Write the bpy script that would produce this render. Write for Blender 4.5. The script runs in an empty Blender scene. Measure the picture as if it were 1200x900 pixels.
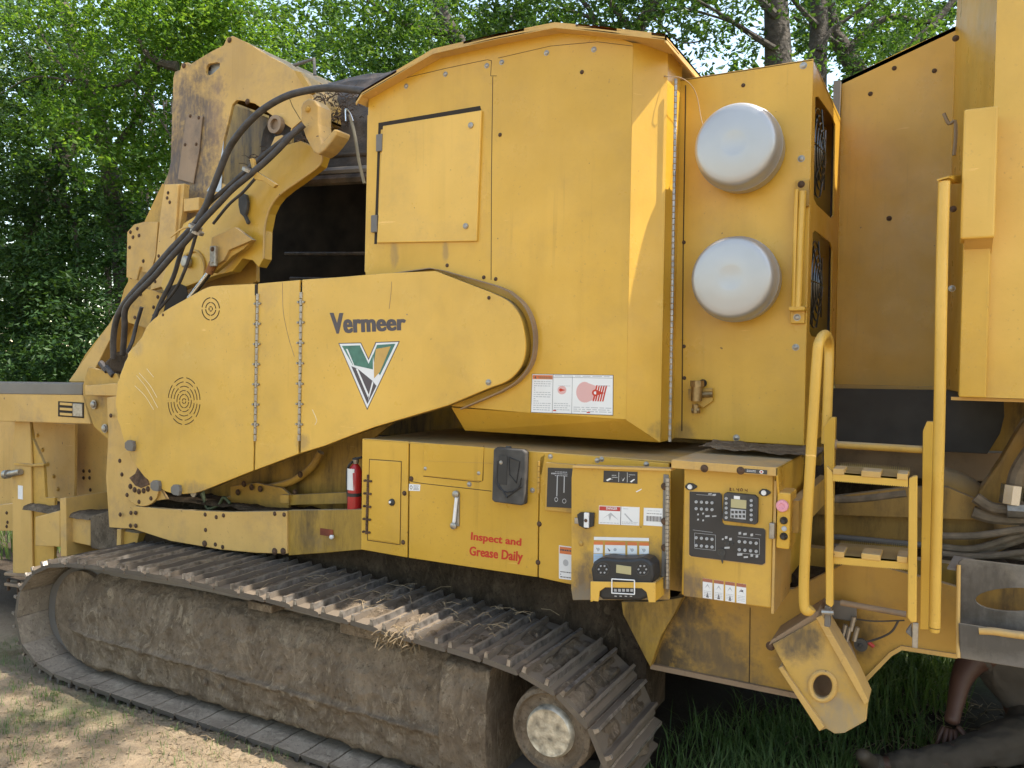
import bpy, math, random
from mathutils import Vector, Matrix, noise
from mathutils.geometry import tessellate_polygon
random.seed(7)
S = bpy.context.scene
COL = S.collection

# ------------------------------------------------------------------ camera
F = 940.0
_y, _p, _r = math.radians(28.4), math.radians(1.45), math.radians(-.89)
FW = Vector((-math.sin(_y)*math.cos(_p), math.cos(_y)*math.cos(_p), -math.sin(_p)))
_r0 = Vector((math.cos(_y), math.sin(_y), 0)); _d0 = FW.cross(_r0)
RT = _r0*math.cos(_r)+_d0*math.sin(_r); DN = -_r0*math.sin(_r)+_d0*math.cos(_r)
O = Vector((0, 0, 1.65))
cam = bpy.data.objects.new("camera", bpy.data.cameras.new("camera")); COL.objects.link(cam)
up, bk = -DN, -FW
cam.matrix_world = Matrix(((RT.x, up.x, bk.x, O.x), (RT.y, up.y, bk.y, O.y), (RT.z, up.z, bk.z, O.z), (0, 0, 0, 1)))
cam.data.sensor_width = 36; cam.data.lens = 36*F/1200; cam.data.clip_end = 500; cam.data.clip_start = .05
S.camera = cam
# ------------------------------------------------------------------ light
SUN_AZ, SUN_EL = math.radians(14), math.radians(60)      # azimuth from +X towards +Y
sd = Vector((math.cos(SUN_AZ)*math.cos(SUN_EL), math.sin(SUN_AZ)*math.cos(SUN_EL), math.sin(SUN_EL)))
wd = bpy.data.worlds.new("World"); S.world = wd; wd.use_nodes = True
nt = wd.node_tree; nt.nodes.clear()
sky = nt.nodes.new('ShaderNodeTexSky'); sky.sky_type = 'NISHITA'; sky.sun_disc = False
sky.sun_elevation = SUN_EL; sky.sun_rotation = math.pi/2-SUN_AZ; sky.dust_density = .8; sky.air_density = 1.0
bg = nt.nodes.new('ShaderNodeBackground'); bg.inputs[1].default_value = .15
wo = nt.nodes.new('ShaderNodeOutputWorld')
tint = nt.nodes.new('ShaderNodeMix'); tint.data_type = 'RGBA'; tint.blend_type = 'MULTIPLY'; tint.inputs[0].default_value = 1; tint.inputs[7].default_value = (1.14, 1.0, .82, 1)
nt.links.new(sky.outputs[0], tint.inputs[6]); nt.links.new(tint.outputs[2], bg.inputs[0]); nt.links.new(bg.outputs[0], wo.inputs[0])
sl = bpy.data.lights.new("sun", 'SUN'); sl.energy = 3.0; sl.angle = math.radians(.6); sl.color = (1, .93, .82)
so = bpy.data.objects.new("sun", sl); COL.objects.link(so); so.rotation_euler = sd.to_track_quat('Z', 'Y').to_euler()
so.location = (0, 0, 20)
S.view_settings.view_transform = 'Standard'; S.view_settings.look = 'None'; S.view_settings.gamma = 1
S.view_settings.exposure = 1.85
S.render.film_transparent = False
S.cycles.max_bounces = 6; S.cycles.diffuse_bounces = 3; S.cycles.transmission_bounces = 3; S.cycles.glossy_bounces = 3

# ------------------------------------------------------------------ helpers
def ray(x, y): return FW+RT*((x-600)/F)+DN*((y-450)/F)
def W(x, y, P):                       # pixel of the photo -> point on the vertical plane Y=P
    v = ray(x, y); return O+v*(P/v.y)
def G(x, y, z=0):                     # pixel -> point on the horizontal plane z
    v = ray(x, y); return O+v*((z-O.z)/v.z)
def D(x, y, d):                       # pixel -> point at a depth
    return O+ray(x, y)*d
WL = {}
def link(o, par=None, loc=None):
    COL.objects.link(o)
    loc = Vector(loc) if loc is not None else Vector((0, 0, 0))
    WL[o.name] = loc
    if par is not None:
        o.parent = par; o.location = loc-WL[par.name]
    else: o.location = loc
    return o
def empty(name, loc, label, cat, group=None):
    o = bpy.data.objects.new(name, None); link(o, None, loc); o.empty_display_size = .1
    o['label'] = label; o['category'] = cat
    if group: o['group'] = group
    return o
def tag(o, label=None, cat=None, group=None, kind=None):
    if label: o['label'] = label
    if cat: o['category'] = cat
    if group: o['group'] = group
    if kind: o['kind'] = kind
    return o
class MB:
    def __init__(s): s.v = []; s.f = []; s.m = []
    def add(s, vs, fs, mi=0):
        n = len(s.v); s.v += [Vector(v) for v in vs]; s.f += [tuple(i+n for i in f) for f in fs]; s.m += [mi]*len(fs); return s
    def box(s, a, b, mi=0):
        x0, y0, z0 = a; x1, y1, z1 = b
        return s.add([(x0,y0,z0),(x1,y0,z0),(x1,y1,z0),(x0,y1,z0),(x0,y0,z1),(x1,y0,z1),(x1,y1,z1),(x0,y1,z1)],
                     [(0,3,2,1),(4,5,6,7),(0,1,5,4),(1,2,6,5),(2,3,7,6),(3,0,4,7)], mi)
    def prism(s, pts, off, mi=0, holes=()):
        # pts: outline (any order), off: extrusion vector away from the viewer side
        loops = [[Vector(p) for p in pts]]+[[Vector(p) for p in h] for h in holes]
        allp = [p for l in loops for p in l]; n = len(allp); off = Vector(off)
        nrm = Vector((0, 0, 0)); l = loops[0]
        for i in range(len(l)): nrm += (l[i]-l[0]).cross(l[(i+1) % len(l)]-l[0])
        if holes: front = [tuple(t) for t in tessellate_polygon(loops)]
        else: front = [tuple(range(n))]
        def fn(f): 
            a = Vector((0, 0, 0))
            for i in range(1, len(f)-1): a += (allp[f[i]]-allp[f[0]]).cross(allp[f[i+1]]-allp[f[0]])
            return a
        fs = []
        for f in front:
            if fn(f).dot(off) > 0: f = tuple(reversed(f))
            fs.append(f); fs.append(tuple(i+n for i in reversed(f)))
        k = 0
        for li, l in enumerate(loops):
            m = len(l); a = Vector((0, 0, 0))
            for i in range(1, m-1): a += (l[i]-l[0]).cross(l[i+1]-l[0])
            flip = (a.dot(off) > 0) != (li > 0)
            for i in range(m):
                j = (i+1) % m; q = (k+i, k+j, k+j+n, k+i+n)
                fs.append(q if flip else tuple(reversed(q)))
            k += m
        return s.add(allp+[p+off for p in allp], fs, mi)
    def tube(s, pts, r, seg=10, mi=0, caps=True):
        pts = [Vector(p) for p in pts]; n = len(pts)
        rs = r if isinstance(r, (list, tuple)) else [r]*n
        t0 = (pts[1]-pts[0]).normalized(); u = t0.orthogonal().normalized(); vs = []
        for i, p in enumerate(pts):
            t = (pts[min(i+1, n-1)]-pts[max(i-1, 0)]).normalized()
            u = (u-t*u.dot(t)).normalized(); w = t.cross(u)
            for k in range(seg):
                a = 2*math.pi*k/seg; vs.append(p+(u*math.cos(a)+w*math.sin(a))*rs[i])
        fs = [(i*seg+k, i*seg+(k+1) % seg, (i+1)*seg+(k+1) % seg, (i+1)*seg+k) for i in range(n-1) for k in range(seg)]
        if caps: fs += [tuple(range(seg-1, -1, -1)), tuple((n-1)*seg+k for k in range(seg))]
        return s.add(vs, fs, mi)
    def lathe(s, c, axis, prof, seg=32, mi=0):   # prof: (dist along axis, radius)
        c = Vector(c); a = Vector(axis).normalized(); u = a.orthogonal().normalized(); w = a.cross(u); vs = []
        for (h, r) in prof:
            for k in range(seg):
                t = 2*math.pi*k/seg; vs.append(c+a*h+(u*math.cos(t)+w*math.sin(t))*max(r, 1e-4))
        n = len(prof)
        fs = [(i*seg+k, i*seg+(k+1) % seg, (i+1)*seg+(k+1) % seg, (i+1)*seg+k) for i in range(n-1) for k in range(seg)]
        fs += [tuple(range(seg-1, -1, -1)), tuple((n-1)*seg+k for k in range(seg))]
        return s.add(vs, fs, mi)
    def build(s, name, mat, par=None, smooth=False, bev=0, loc=None):
        mats = mat if isinstance(mat, (list, tuple)) else [mat]
        if loc is None:
            lo = [min(v[i] for v in s.v) for i in range(3)]; hi = [max(v[i] for v in s.v) for i in range(3)]
            loc = Vector([(lo[i]+hi[i])/2 for i in range(3)])
            if par is None: loc.z = lo[2]
        me = bpy.data.meshes.new(name); me.from_pydata([v-Vector(loc) for v in s.v], [], s.f)
        for m in mats: me.materials.append(m)
        if len(mats) > 1: me.polygons.foreach_set('material_index', s.m)
        if smooth:
            me.polygons.foreach_set('use_smooth', [True]*len(me.polygons)); me.set_sharp_from_angle(angle=math.radians(38))
        me.update()
        o = bpy.data.objects.new(name, me); link(o, par, loc)
        if bev:
            b = o.modifiers.new('bevel', 'BEVEL'); b.width = bev; b.segments = 2; b.limit_method = 'ANGLE'; b.angle_limit = math.radians(40)
        return o
def smooth(pts, k=4, closed=False):
    pts = [Vector(p) for p in pts]; n = len(pts); out = []
    rng = n if closed else n-1
    for i in range(rng):
        p0 = pts[(i-1) % n] if closed or i > 0 else pts[0]*2-pts[1]
        p1 = pts[i]; p2 = pts[(i+1) % n]
        p3 = pts[(i+2) % n] if closed or i+2 < n else pts[-1]*2-pts[-2]
        for j in range(k):
            t = j/k
            out.append(.5*((2*p1)+(p2-p0)*t+(2*p0-5*p1+4*p2-p3)*t*t+(3*p1-p0-3*p2+p3)*t**3))
    if not closed: out.append(pts[-1])
    return out
def WP(pts, P): return [W(x, y, P) for x, y in pts]
def plate(name, pts, P, t, mat, par, holes=(), bev=.003, sm=False):
    m = MB(); m.prism(WP(pts, P), (0, t, 0), 0, [WP(h, P) for h in holes])
    return m.build(name, mat, par, bev=bev)
def rectpts(x0, y0, x1, y1, P):       # upright world rectangle from a pixel box
    xm, ym = (x0+x1)/2, (y0+y1)/2
    X0, X1 = W(x0, ym, P).x, W(x1, ym, P).x; Z1, Z0 = W(xm, y0, P).z, W(xm, y1, P).z
    return X0, X1, Z0, Z1
def rect(name, x0, y0, x1, y1, P, t, mat, par, bev=.003):
    X0, X1, Z0, Z1 = rectpts(x0, y0, x1, y1, P)
    return MB().box((X0, P, Z0), (X1, P+t, Z1)).build(name, mat, par, bev=bev)
def tube(name, pts, r, mat, par, k=5, seg=10, sm=True):
    return MB().tube(smooth(pts, k) if sm and len(pts) > 2 else pts, r, seg).build(name, mat, par, smooth=True)
def copyo(o, par, loc):
    c = o.copy(); link(c, par, loc); return c
def arcpts(cx, cy, rx, ry, a0, a1, n):
    return [(cx+rx*math.cos(math.radians(a0+(a1-a0)*i/n)), cy+ry*math.sin(math.radians(a0+(a1-a0)*i/n))) for i in range(n+1)]

# ------------------------------------------------------------------ materials
def N(nt, t, **k):
    n = nt.nodes.new(t)
    for a, b in k.items(): setattr(n, a, b)
    return n
def mat(name, col, rough=.5, metal=0, spec=.5, var=0, vscale=8, bump=0, bscale=40, emit=0):
    m = bpy.data.materials.new(name); m.use_nodes = True; nt = m.node_tree; b = nt.nodes['Principled BSDF']
    b.inputs['Base Color'].default_value = (*col, 1); b.inputs['Roughness'].default_value = rough
    b.inputs['Metallic'].default_value = metal; b.inputs['Specular IOR Level'].default_value = spec
    if var or bump:
        g = N(nt, 'ShaderNodeNewGeometry')
    if var:
        n = N(nt, 'ShaderNodeTexNoise'); n.inputs['Scale'].default_value = vscale; n.inputs['Detail'].default_value = 6
        nt.links.new(g.outputs['Position'], n.inputs['Vector'])
        r = N(nt, 'ShaderNodeMapRange'); r.inputs['From Min'].default_value = .3; r.inputs['From Max'].default_value = .7
        r.inputs['To Min'].default_value = 1-var; r.inputs['To Max'].default_value = 1+var
        x = N(nt, 'ShaderNodeMix', data_type='RGBA', blend_type='MULTIPLY'); x.inputs[0].default_value = 1
        x.inputs[6].default_value = (*col, 1)
        nt.links.new(n.outputs[0], r.inputs[0]); nt.links.new(r.outputs[0], x.inputs[7]); nt.links.new(x.outputs[2], b.inputs['Base Color'])
    if bump:
        n = N(nt, 'ShaderNodeTexNoise'); n.inputs['Scale'].default_value = bscale; n.inputs['Detail'].default_value = 8
        nt.links.new(g.outputs['Position'], n.inputs['Vector'])
        u = N(nt, 'ShaderNodeBump'); u.inputs['Strength'].default_value = 1; u.inputs['Distance'].default_value = bump
        nt.links.new(n.outputs[0], u.inputs['Height']); nt.links.new(u.outputs[0], b.inputs['Normal'])
    return m
def paint(name, col, dirt=.25, dcol=(.17, .12, .08), chips=.5, dust=.6, streak=.5, rough=.30, wave=.0036, scratch=.3, oil=0, seed=0.0, dustcol=(.3, .24, .16), stains=()):
    m = bpy.data.materials.new(name); m.use_nodes = True; nt = m.node_tree; L = nt.links.new; b = nt.nodes['Principled BSDF']
    g = N(nt, 'ShaderNodeNewGeometry')
    off = N(nt, 'ShaderNodeVectorMath', operation='ADD'); off.inputs[1].default_value = (seed, seed*1.7, -seed*.6); L(g.outputs['Position'], off.inputs[0])
    def ns(scale, vec=(1, 1, 1), detail=6, rough_=.6):
        mp = N(nt, 'ShaderNodeVectorMath', operation='MULTIPLY'); mp.inputs[1].default_value = vec; L(off.outputs[0], mp.inputs[0])
        n = N(nt, 'ShaderNodeTexNoise'); n.inputs['Scale'].default_value = scale; n.inputs['Detail'].default_value = detail; n.inputs['Roughness'].default_value = rough_
        L(mp.outputs[0], n.inputs['Vector']); return n.outputs[0]
    def rng(s, a, b_, c, d):
        r = N(nt, 'ShaderNodeMapRange'); r.inputs[1].default_value = a; r.inputs[2].default_value = b_; r.inputs[3].default_value = c; r.inputs[4].default_value = d
        L(s, r.inputs[0]); return r.outputs[0]
    def mul(a, b_):
        x = N(nt, 'ShaderNodeMath', operation='MULTIPLY'); L(a, x.inputs[0]); L(b_, x.inputs[1]); return x.outputs[0]
    def mix(fac, c0, c1):
        x = N(nt, 'ShaderNodeMix', data_type='RGBA')
        L(fac, x.inputs[0])
        if isinstance(c0, tuple): x.inputs[6].default_value = (*c0, 1)
        else: L(c0, x.inputs[6])
        if isinstance(c1, tuple): x.inputs[7].default_value = (*c1, 1)
        else: L(c1, x.inputs[7])
        return x.outputs[2]
    c = tuple(col); fade = tuple(min(1, v*1.08+.015) for v in col); deep = tuple(v*.86 for v in col)
    cc = mix(rng(ns(1.3), .35, .65, 0, 1), deep, fade)
    if streak: cc = mix(mul(rng(ns(9, (1, 1, .05), 5), .52, .75, 0, streak), rng(ns(2.2), .4, .65, 0, 1)), cc, tuple(v*.62 for v in col))
    if streak:
        cc = mix(mul(rng(ns(38, (1, 1, .035), 4), .60, .74, 0, .42*min(1, streak*1.6)), rng(ns(1.9, detail=8), .46, .6, 0, 1)), cc, tuple(v*.45 for v in col))
        cc = mix(mul(rng(ns(70, detail=5), .62, .70, 0, .45), rng(ns(2.7, detail=8), .45, .62, .1, 1)), cc, (.20, .11, .05))
    cc = mix(mul(rng(ns(3.1, detail=10, rough_=.7), .5, .72, 0, dirt), rng(ns(30, detail=4), .3, .6, .35, 1)), cc, dcol)
    if oil: cc = mix(mul(rng(ns(5, (1, 1, .3), 10, .75), .42, .6, 0, oil), rng(ns(16, (1, 1, .08), 5), .35, .62, .2, 1)), cc, (.035, .022, .012))
    if scratch: cc = mix(mul(rng(ns(14, (.25, 1, 3.2), 3), .70, .72, 0, scratch), rng(ns(3.7), .5, .6, 0, 1)), cc, tuple(min(1, v*1.2+.12) for v in col))
    if chips: cc = mix(rng(ns(26, detail=3), .755-.03*chips, .775-.03*chips, 0, .85), cc, (.07, .035, .02))
    for (cen, sc, rad, st_, scol) in stains:
        v1 = N(nt, 'ShaderNodeVectorMath', operation='MULTIPLY'); v1.inputs[1].default_value = sc; L(g.outputs['Position'], v1.inputs[0])
        v2 = N(nt, 'ShaderNodeVectorMath', operation='DISTANCE'); v2.inputs[1].default_value = (cen[0]*sc[0], cen[1]*sc[1], cen[2]*sc[2]); L(v1.outputs[0], v2.inputs[0])
        ad = N(nt, 'ShaderNodeMath', operation='ADD'); L(v2.outputs[1], ad.inputs[0]); L(rng(ns(9, detail=9, rough_=.7), .3, .7, -.55*rad, .55*rad), ad.inputs[1])
        cc = mix(mul(rng(ad.outputs[0], rad*1.15, rad*.45, 0, st_), rng(ns(45, (1, 1, .3), detail=6), .3, .55, .55, 1)), cc, scol)
    sx = N(nt, 'ShaderNodeSeparateXYZ'); L(g.outputs['Normal'], sx.inputs[0])
    dfac = mul(rng(sx.outputs[2], .35, .85, 0, dust), rng(ns(12, detail=8), .3, .6, .45, 1))
    cc = mix(dfac, cc, dustcol)
    L(cc, b.inputs['Base Color'])
    rr = N(nt, 'ShaderNodeMath', operation='ADD'); L(rng(ns(5), .3, .7, rough-.06, rough+.14), rr.inputs[0]); L(rng(dfac, 0, 1, 0, .4), rr.inputs[1]); L(rr.outputs[0], b.inputs['Roughness'])
    b.inputs['Specular IOR Level'].default_value = .45
    bu = N(nt, 'ShaderNodeBump'); bu.inputs['Distance'].default_value = wave*8; bu.inputs['Strength'].default_value = .6; L(ns(1.6, detail=2), bu.inputs['Height'])
    b2 = N(nt, 'ShaderNodeBump'); b2.inputs['Distance'].default_value = .0006; b2.inputs['Strength'].default_value = .6; L(ns(90, detail=4), b2.inputs['Height']); L(bu.outputs[0], b2.inputs['Normal'])
    L(b2.outputs[0], b.inputs['Normal'])
    return m
YC = (.61, .345, .034)
SOOT = (.10, .075, .065); OILC = (.05, .035, .02); MUDC = (.14, .095, .05)
def ST(x, y, P, r, st_=.9, col=SOOT, sc=(1, 1, 1)): return (tuple(W(x, y, P)), sc, r, st_, col)
M = {}
M['y'] = paint('yellow_paint', YC, dirt=.16, chips=.3, streak=.45, dust=.55, stains=[ST(462, 297, 2.93, .05, .5, (.2, .13, .07), (2.2, 1, .7)), ST(522, 293, 2.93, .04, .5, (.2, .13, .07), (2.2, 1, .7)), ST(778, 505, 3.0, .05, .7, MUDC), ST(800, 510, 3.2, .05, .6, MUDC), ST(690, 700, 2.85, .1, .5, MUDC), ST(265, 630, 2.92, .04, .5, (.25, .15, .08), (1, 1, .6))])
M['yg'] = paint('yellow_paint_guard', (.66, .390, .062), dirt=.2, chips=.45, streak=.3, dust=.4, scratch=.8, seed=3, stains=[ST(152, 535, 2.86, .09, .5, (.25, .17, .10)), ST(310, 345, 2.86, .08, .3, (.3, .19, .1)), ST(230, 575, 2.86, .05, .6, (.2, .14, .08), (.4, 1, 1)), ST(355, 520, 2.86, .04, .5, (.22, .15, .09)), ST(160, 405, 2.86, .05, .4, (.25, .17, .1))])
M['yl'] = paint('yellow_paint_faded', (.58, .35, .095), dirt=.6, dcol=(.22, .16, .11), chips=1.2, streak=.5, dust=.85, scratch=.5, rough=.55, seed=7)
M['hood'] = paint('yellow_paint_sooty', (.60, .365, .10), dirt=.5, dcol=(.22, .16, .11), chips=1.0, streak=.5, dust=.7, scratch=.5, rough=.55, seed=7, stains=[ST(222, 170, 3.3, .34, .95, (.12, .085, .065), (1, 1, .7)), ST(205, 205, 3.3, .2, .85), ST(255, 140, 3.3, .08, .5, (.25, .15, .09), (1, 1, .3)), ST(280, 75, 3.3, .2, .18, (.3, .2, .12))])
M['frame'] = paint('yellow_paint_frame', (.47, .265, .04), dirt=.65, dcol=(.16, .11, .07), chips=.9, streak=.6, dust=.8, rough=.5, seed=13, stains=[ST(800, 712, 3.05, .10, .97, OILC), ST(815, 755, 3.05, .12, .92, MUDC, (.6, 1, 1)), ST(780, 765, 3.05, .12, .95, OILC), ST(850, 790, 3.05, .07, .8, MUDC, (.35, 1, 1)), ST(1000, 740, 3.05, .1, .7, OILC), ST(935, 770, 3.05, .1, .5, MUDC)])
M['frame2'] = paint('oily_beam', (.36, .20, .035), dirt=.8, dcol=(.09, .06, .035), chips=.8, streak=.9, dust=.8, oil=.8, rough=.5, seed=14)
M['door'] = paint('yellow_paint_door', (.58, .335, .042), dirt=.45, dcol=(.2, .13, .08), chips=1.0, streak=.6, dust=.7, rough=.45, seed=17, scratch=.6, stains=[ST(683, 690, 2.72, .10, .85, (.12, .09, .065), (1.4, 1, .6)), ST(775, 690, 2.72, .10, .85, (.12, .09, .065), (1.4, 1, .6)), ST(684, 628, 2.72, .05, .6, (.16, .1, .06)), ST(730, 705, 2.72, .06, .8, (.2, .17, .13), (.2, 1, 1))])
M['cons'] = paint('yellow_paint_console', (.56, .325, .044), dirt=.45, dcol=(.2, .13, .08), chips=.6, streak=.6, dust=.8, rough=.45, seed=19, stains=[ST(805, 690, 2.75, .08, .85, (.14, .10, .07)), ST(835, 695, 2.75, .05, .6, (.14, .10, .07))])
M['yd'] = paint('yellow_paint_dirty', (.50, .285, .045), dirt=.8, dcol=(.12, .08, .05), chips=.9, streak=.8, dust=.85, rough=.55, seed=11)
M['yo'] = paint('yellow_paint_oil_and_shade', (.40, .235, .03), dirt=.7, chips=.6, streak=.8, dust=.85, oil=.95, rough=.4, seed=5)  # oil stained paint, also lent to the guard rim as painted shade
M['yr'] = paint('yellow_paint_recess', (.60, .335, .034), dirt=.2, chips=.2, streak=.4, dust=.5, rough=.3, seed=9)
M['ys'] = paint('soot_and_shade_paint', (.30, .20, .12), dirt=.8, dcol=(.09, .07, .06), chips=1, streak=.9, dust=.5, rough=.6, seed=2)  # sooty paint, also the painted shade on the guard lip
M['grime'] = None
def mudmat(name, c0, c1, c2, bump=.03):
    m = bpy.data.materials.new(name); m.use_nodes = True; nt = m.node_tree; L = nt.links.new; b = nt.nodes['Principled BSDF']
    g = N(nt, 'ShaderNodeNewGeometry')
    def ns(scale, vec, detail=10, ro=.7, dist=0):
        mp = N(nt, 'ShaderNodeVectorMath', operation='MULTIPLY'); mp.inputs[1].default_value = vec; L(g.outputs['Position'], mp.inputs[0])
        n = N(nt, 'ShaderNodeTexNoise'); n.inputs['Scale'].default_value = scale; n.inputs['Detail'].default_value = detail; n.inputs['Roughness'].default_value = ro; n.inputs['Distortion'].default_value = dist
        L(mp.outputs[0], n.inputs['Vector']); return n.outputs[0]
    def rg(s_, a, b_):
        r = N(nt, 'ShaderNodeMapRange'); r.inputs[1].default_value = a; r.inputs[2].default_value = b_; L(s_, r.inputs[0]); return r.outputs[0]
    def mx(f, a, b_):
        x = N(nt, 'ShaderNodeMix', data_type='RGBA'); L(f, x.inputs[0])
        for i, c in ((6, a), (7, b_)):
            if isinstance(c, tuple): x.inputs[i].default_value = (*c, 1)
            else: L(c, x.inputs[i])
        return x.outputs[2]
    n1 = ns(4.5, (1, 1, .8), 12, .75, 1.2); n2 = ns(15, (1, 1, .45), 10, .75, 2.0); n3 = ns(55, (1, 1, 1), 6, .7)
    c = mx(rg(n1, .42, .6), c0, c1); c = mx(rg(n2, .52, .66), c, c2); c = mx(rg(n3, .56, .7), c, tuple(v*.55 for v in c0))
    L(c, b.inputs['Base Color']); b.inputs['Roughness'].default_value = .93; b.inputs['Specular IOR Level'].default_value = .15
    u = N(nt, 'ShaderNodeBump'); u.inputs['Distance'].default_value = bump; L(n2, u.inputs['Height'])
    u2 = N(nt, 'ShaderNodeBump'); u2.inputs['Distance'].default_value = bump*.35; L(n3, u2.inputs['Height']); L(u.outputs[0], u2.inputs['Normal']); L(u2.outputs[0], b.inputs['Normal'])
    return m
M['mud'] = mudmat('dried_mud', (.165, .122, .082), (.28, .215, .15), (.37, .295, .205), .024)
M['mudl'] = mudmat('mud_on_shoes', (.10, .075, .05), (.19, .145, .10), (.27, .21, .15), .02)
M['mudp'] = mudmat('dusty_pad', (.24, .19, .14), (.34, .275, .205), (.42, .35, .26), .006)
M['rib'] = mat('polished_rib', (.30, .27, .24), .38, .7, var=.5, vscale=30, bump=.003, bscale=50)
M['shoe'] = paint('shoe_steel', (.085, .066, .048), dirt=.9, dcol=(.18, .135, .09), chips=.5, streak=0, dust=.8, rough=.6, scratch=.5, seed=23, dustcol=(.15, .115, .08))
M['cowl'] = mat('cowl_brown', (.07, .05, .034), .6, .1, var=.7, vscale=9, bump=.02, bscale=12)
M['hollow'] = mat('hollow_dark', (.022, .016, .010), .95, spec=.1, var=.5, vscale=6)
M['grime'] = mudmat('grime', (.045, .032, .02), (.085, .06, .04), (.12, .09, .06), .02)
M['boxm'] = paint('step_box_steel', (.15, .13, .11), dirt=.7, dcol=(.22, .18, .13), chips=.4, streak=.3, dust=.8, rough=.5, scratch=.5, seed=31, stains=[ST(1150, 740, 2.85, .12, .8, (.06, .05, .04), (.5, 1, 1.6)), ST(1160, 690, 2.9, .12, .8, (.05, .04, .03))])
M['lug'] = paint('lug_paint', (.55, .33, .07), dirt=.7, dcol=(.22, .17, .12), chips=1.0, streak=.5, dust=.7, scratch=.8, rough=.5, seed=41, stains=[ST(930, 748, 2.86, .10, .9, (.10, .075, .05), (1, 1, 1.3)), ST(985, 845, 2.86, .10, .7, (.30, .24, .16)), ST(964, 804, 2.86, .06, .6, (.25, .19, .13))])
M['deck'] = paint('deck_paint', (.5, .30, .05), dirt=.6, dcol=(.14, .10, .06), chips=.5, streak=.5, dust=.8, seed=51, dustcol=(.27, .20, .12))
M['tread'] = paint('tread_paint', (.36, .24, .06), dirt=.8, dcol=(.14, .11, .08), chips=.8, streak=0, dust=.6, seed=33, dustcol=(.16, .12, .08))
M['steel'] = paint('worn_steel', (.15, .135, .12), dirt=.8, dcol=(.16, .125, .09), chips=0, streak=0, dust=.75, rough=.45, scratch=.8, seed=4, dustcol=(.2, .16, .12))
M['chrome'] = mat('bright_rod', (.62, .62, .62), .25, 1, var=.1)
M['alu'] = mat('brushed_aluminium', (.43, .425, .425), .38, .5, var=.06, vscale=5, bump=.0004, bscale=12)
M['zinc'] = mat('zinc_bolt', (.36, .33, .29), .45, .8, var=.2, vscale=60)
M['rust'] = mat('rusty_bolt', (.10, .055, .03), .8, .2, var=.4, vscale=60)
M['black'] = mat('black_plastic', (.02, .02, .022), .45, var=.2)
M['blackd'] = mat('dusty_black', (.055, .05, .045), .7, var=.35, vscale=20)
M['panelblk'] = mat('panel_black', (.028, .026, .028), .4, var=.2)
M['gap'] = mat('shadow_gap', (.03, .022, .014), .9)
M['hose'] = mat('hose_rubber', (.050, .042, .038), .6, var=.35, vscale=25, bump=.002, bscale=80)
M['hosed'] = mat('dusty_hose', (.20, .15, .10), .8, var=.3, vscale=25)
M['rub'] = mat('rubber_skirt', (.045, .043, .042), .75, var=.3, vscale=6)
M['white'] = mat('decal_white', (.74, .73, .72), .5, var=.04)
M['red'] = mat('extinguisher_red', (.42, .02, .02), .3, var=.15)
M['redtxt'] = mat('decal_red', (.50, .03, .008), .5)
M['orange'] = mat('decal_orange', (.62, .17, .05), .5)
M['dred'] = mat('decal_dark_red', (.45, .04, .03), .5)
M['pink'] = mat('pale_pink', (.66, .38, .36), .5)
M['estop'] = mat('faded_button', (.70, .30, .36), .5)
M['grey'] = mat('decal_grey', (.42, .42, .43), .5)
M['dgrey'] = mat('letter_grey', (.075, .06, .065), .5, var=.15)
M['green'] = mat('emblem_green', (.06, .17, .125), .5, var=.2, vscale=30)
M['lime'] = mat('green_strap_cloth', (.035, .05, .02), .6)
M['scr'] = mat('display', (.42, .37, .20), .3)
M['blue'] = mat('decal_blue', (.35, .50, .66), .5)
M['ink'] = mat('marker_ink', (.13, .035, .01), .6)
M['grille'] = mat('fan_metal', (.10, .10, .10), .35, .8)
M['skin'] = mat('skin', (.09, .042, .028), .55, var=.12)
M['shirt'] = mat('grey_cloth', (.09, .075, .062), .9, var=.15, bump=.004, bscale=25)
M['jeans'] = mat('dark_cloth', (.065, .05, .036), .9, var=.2, bump=.004, bscale=25)
M['boot'] = mat('boot_leather', (.06, .045, .03), .7, var=.2)
M['hair'] = mat('dark_hair', (.02, .014, .01), .7)
M['straw'] = mat('straw', (.24, .175, .10), .8, var=.3, vscale=40)
M['twig'] = mat('twig', (.30, .21, .13), .8)

# ------------------------------------------------------------------ ground
def gh(x, y):
    h = .02*noise.noise(Vector((x*.7, y*.7, 0)))+.012*noise.noise(Vector((x*3, y*3, 1)))+.006*noise.noise(Vector((x*11, y*11, 5)))
    d = math.hypot(x-.35, (y-3.9)*1.2)                   # low heap of earth at the right
    h += .09*math.exp(-(d/.75)**2)
    if y > 2.47 and y < 3.2 and x > -4.6 and x < -.8: h -= .022
    if y < 2.47: h += .014*noise.noise(Vector((x*26, y*26, 3)))
    return h-.008 if y < 2.6 else h-.02
def axis(a, b, n0, fa, fb):
    out = [a+(b-a)*i/n0 for i in range(n0+1)]; s = (b-a)/n0; lo, hi = [], []
    v, t = a, s
    while v > fa: t *= 1.35; v -= t; lo.append(v)
    v, t = b, s
    while v < fb: t *= 1.35; v += t; hi.append(v)
    return lo[::-1]+out+hi
xs = axis(-4.9, 1.2, 300, -400, 400); ys = axis(1.7, 5.2, 170, -300, 400)
gm = MB(); nx = len(xs)
gm.v = [Vector((x, y, gh(x, y) if abs(x) < 30 and abs(y) < 30 else -.02)) for y in ys for x in xs]
gm.f = [(j*nx+i, j*nx+i+1, (j+1)*nx+i+1, (j+1)*nx+i) for j in range(len(ys)-1) for i in range(nx-1)]; gm.m = [0]*len(gm.f)
m = bpy.data.materials.new('sandy_soil'); m.use_nodes = True; nt = m.node_tree; L = nt.links.new; b = nt.nodes['Principled BSDF']
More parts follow.
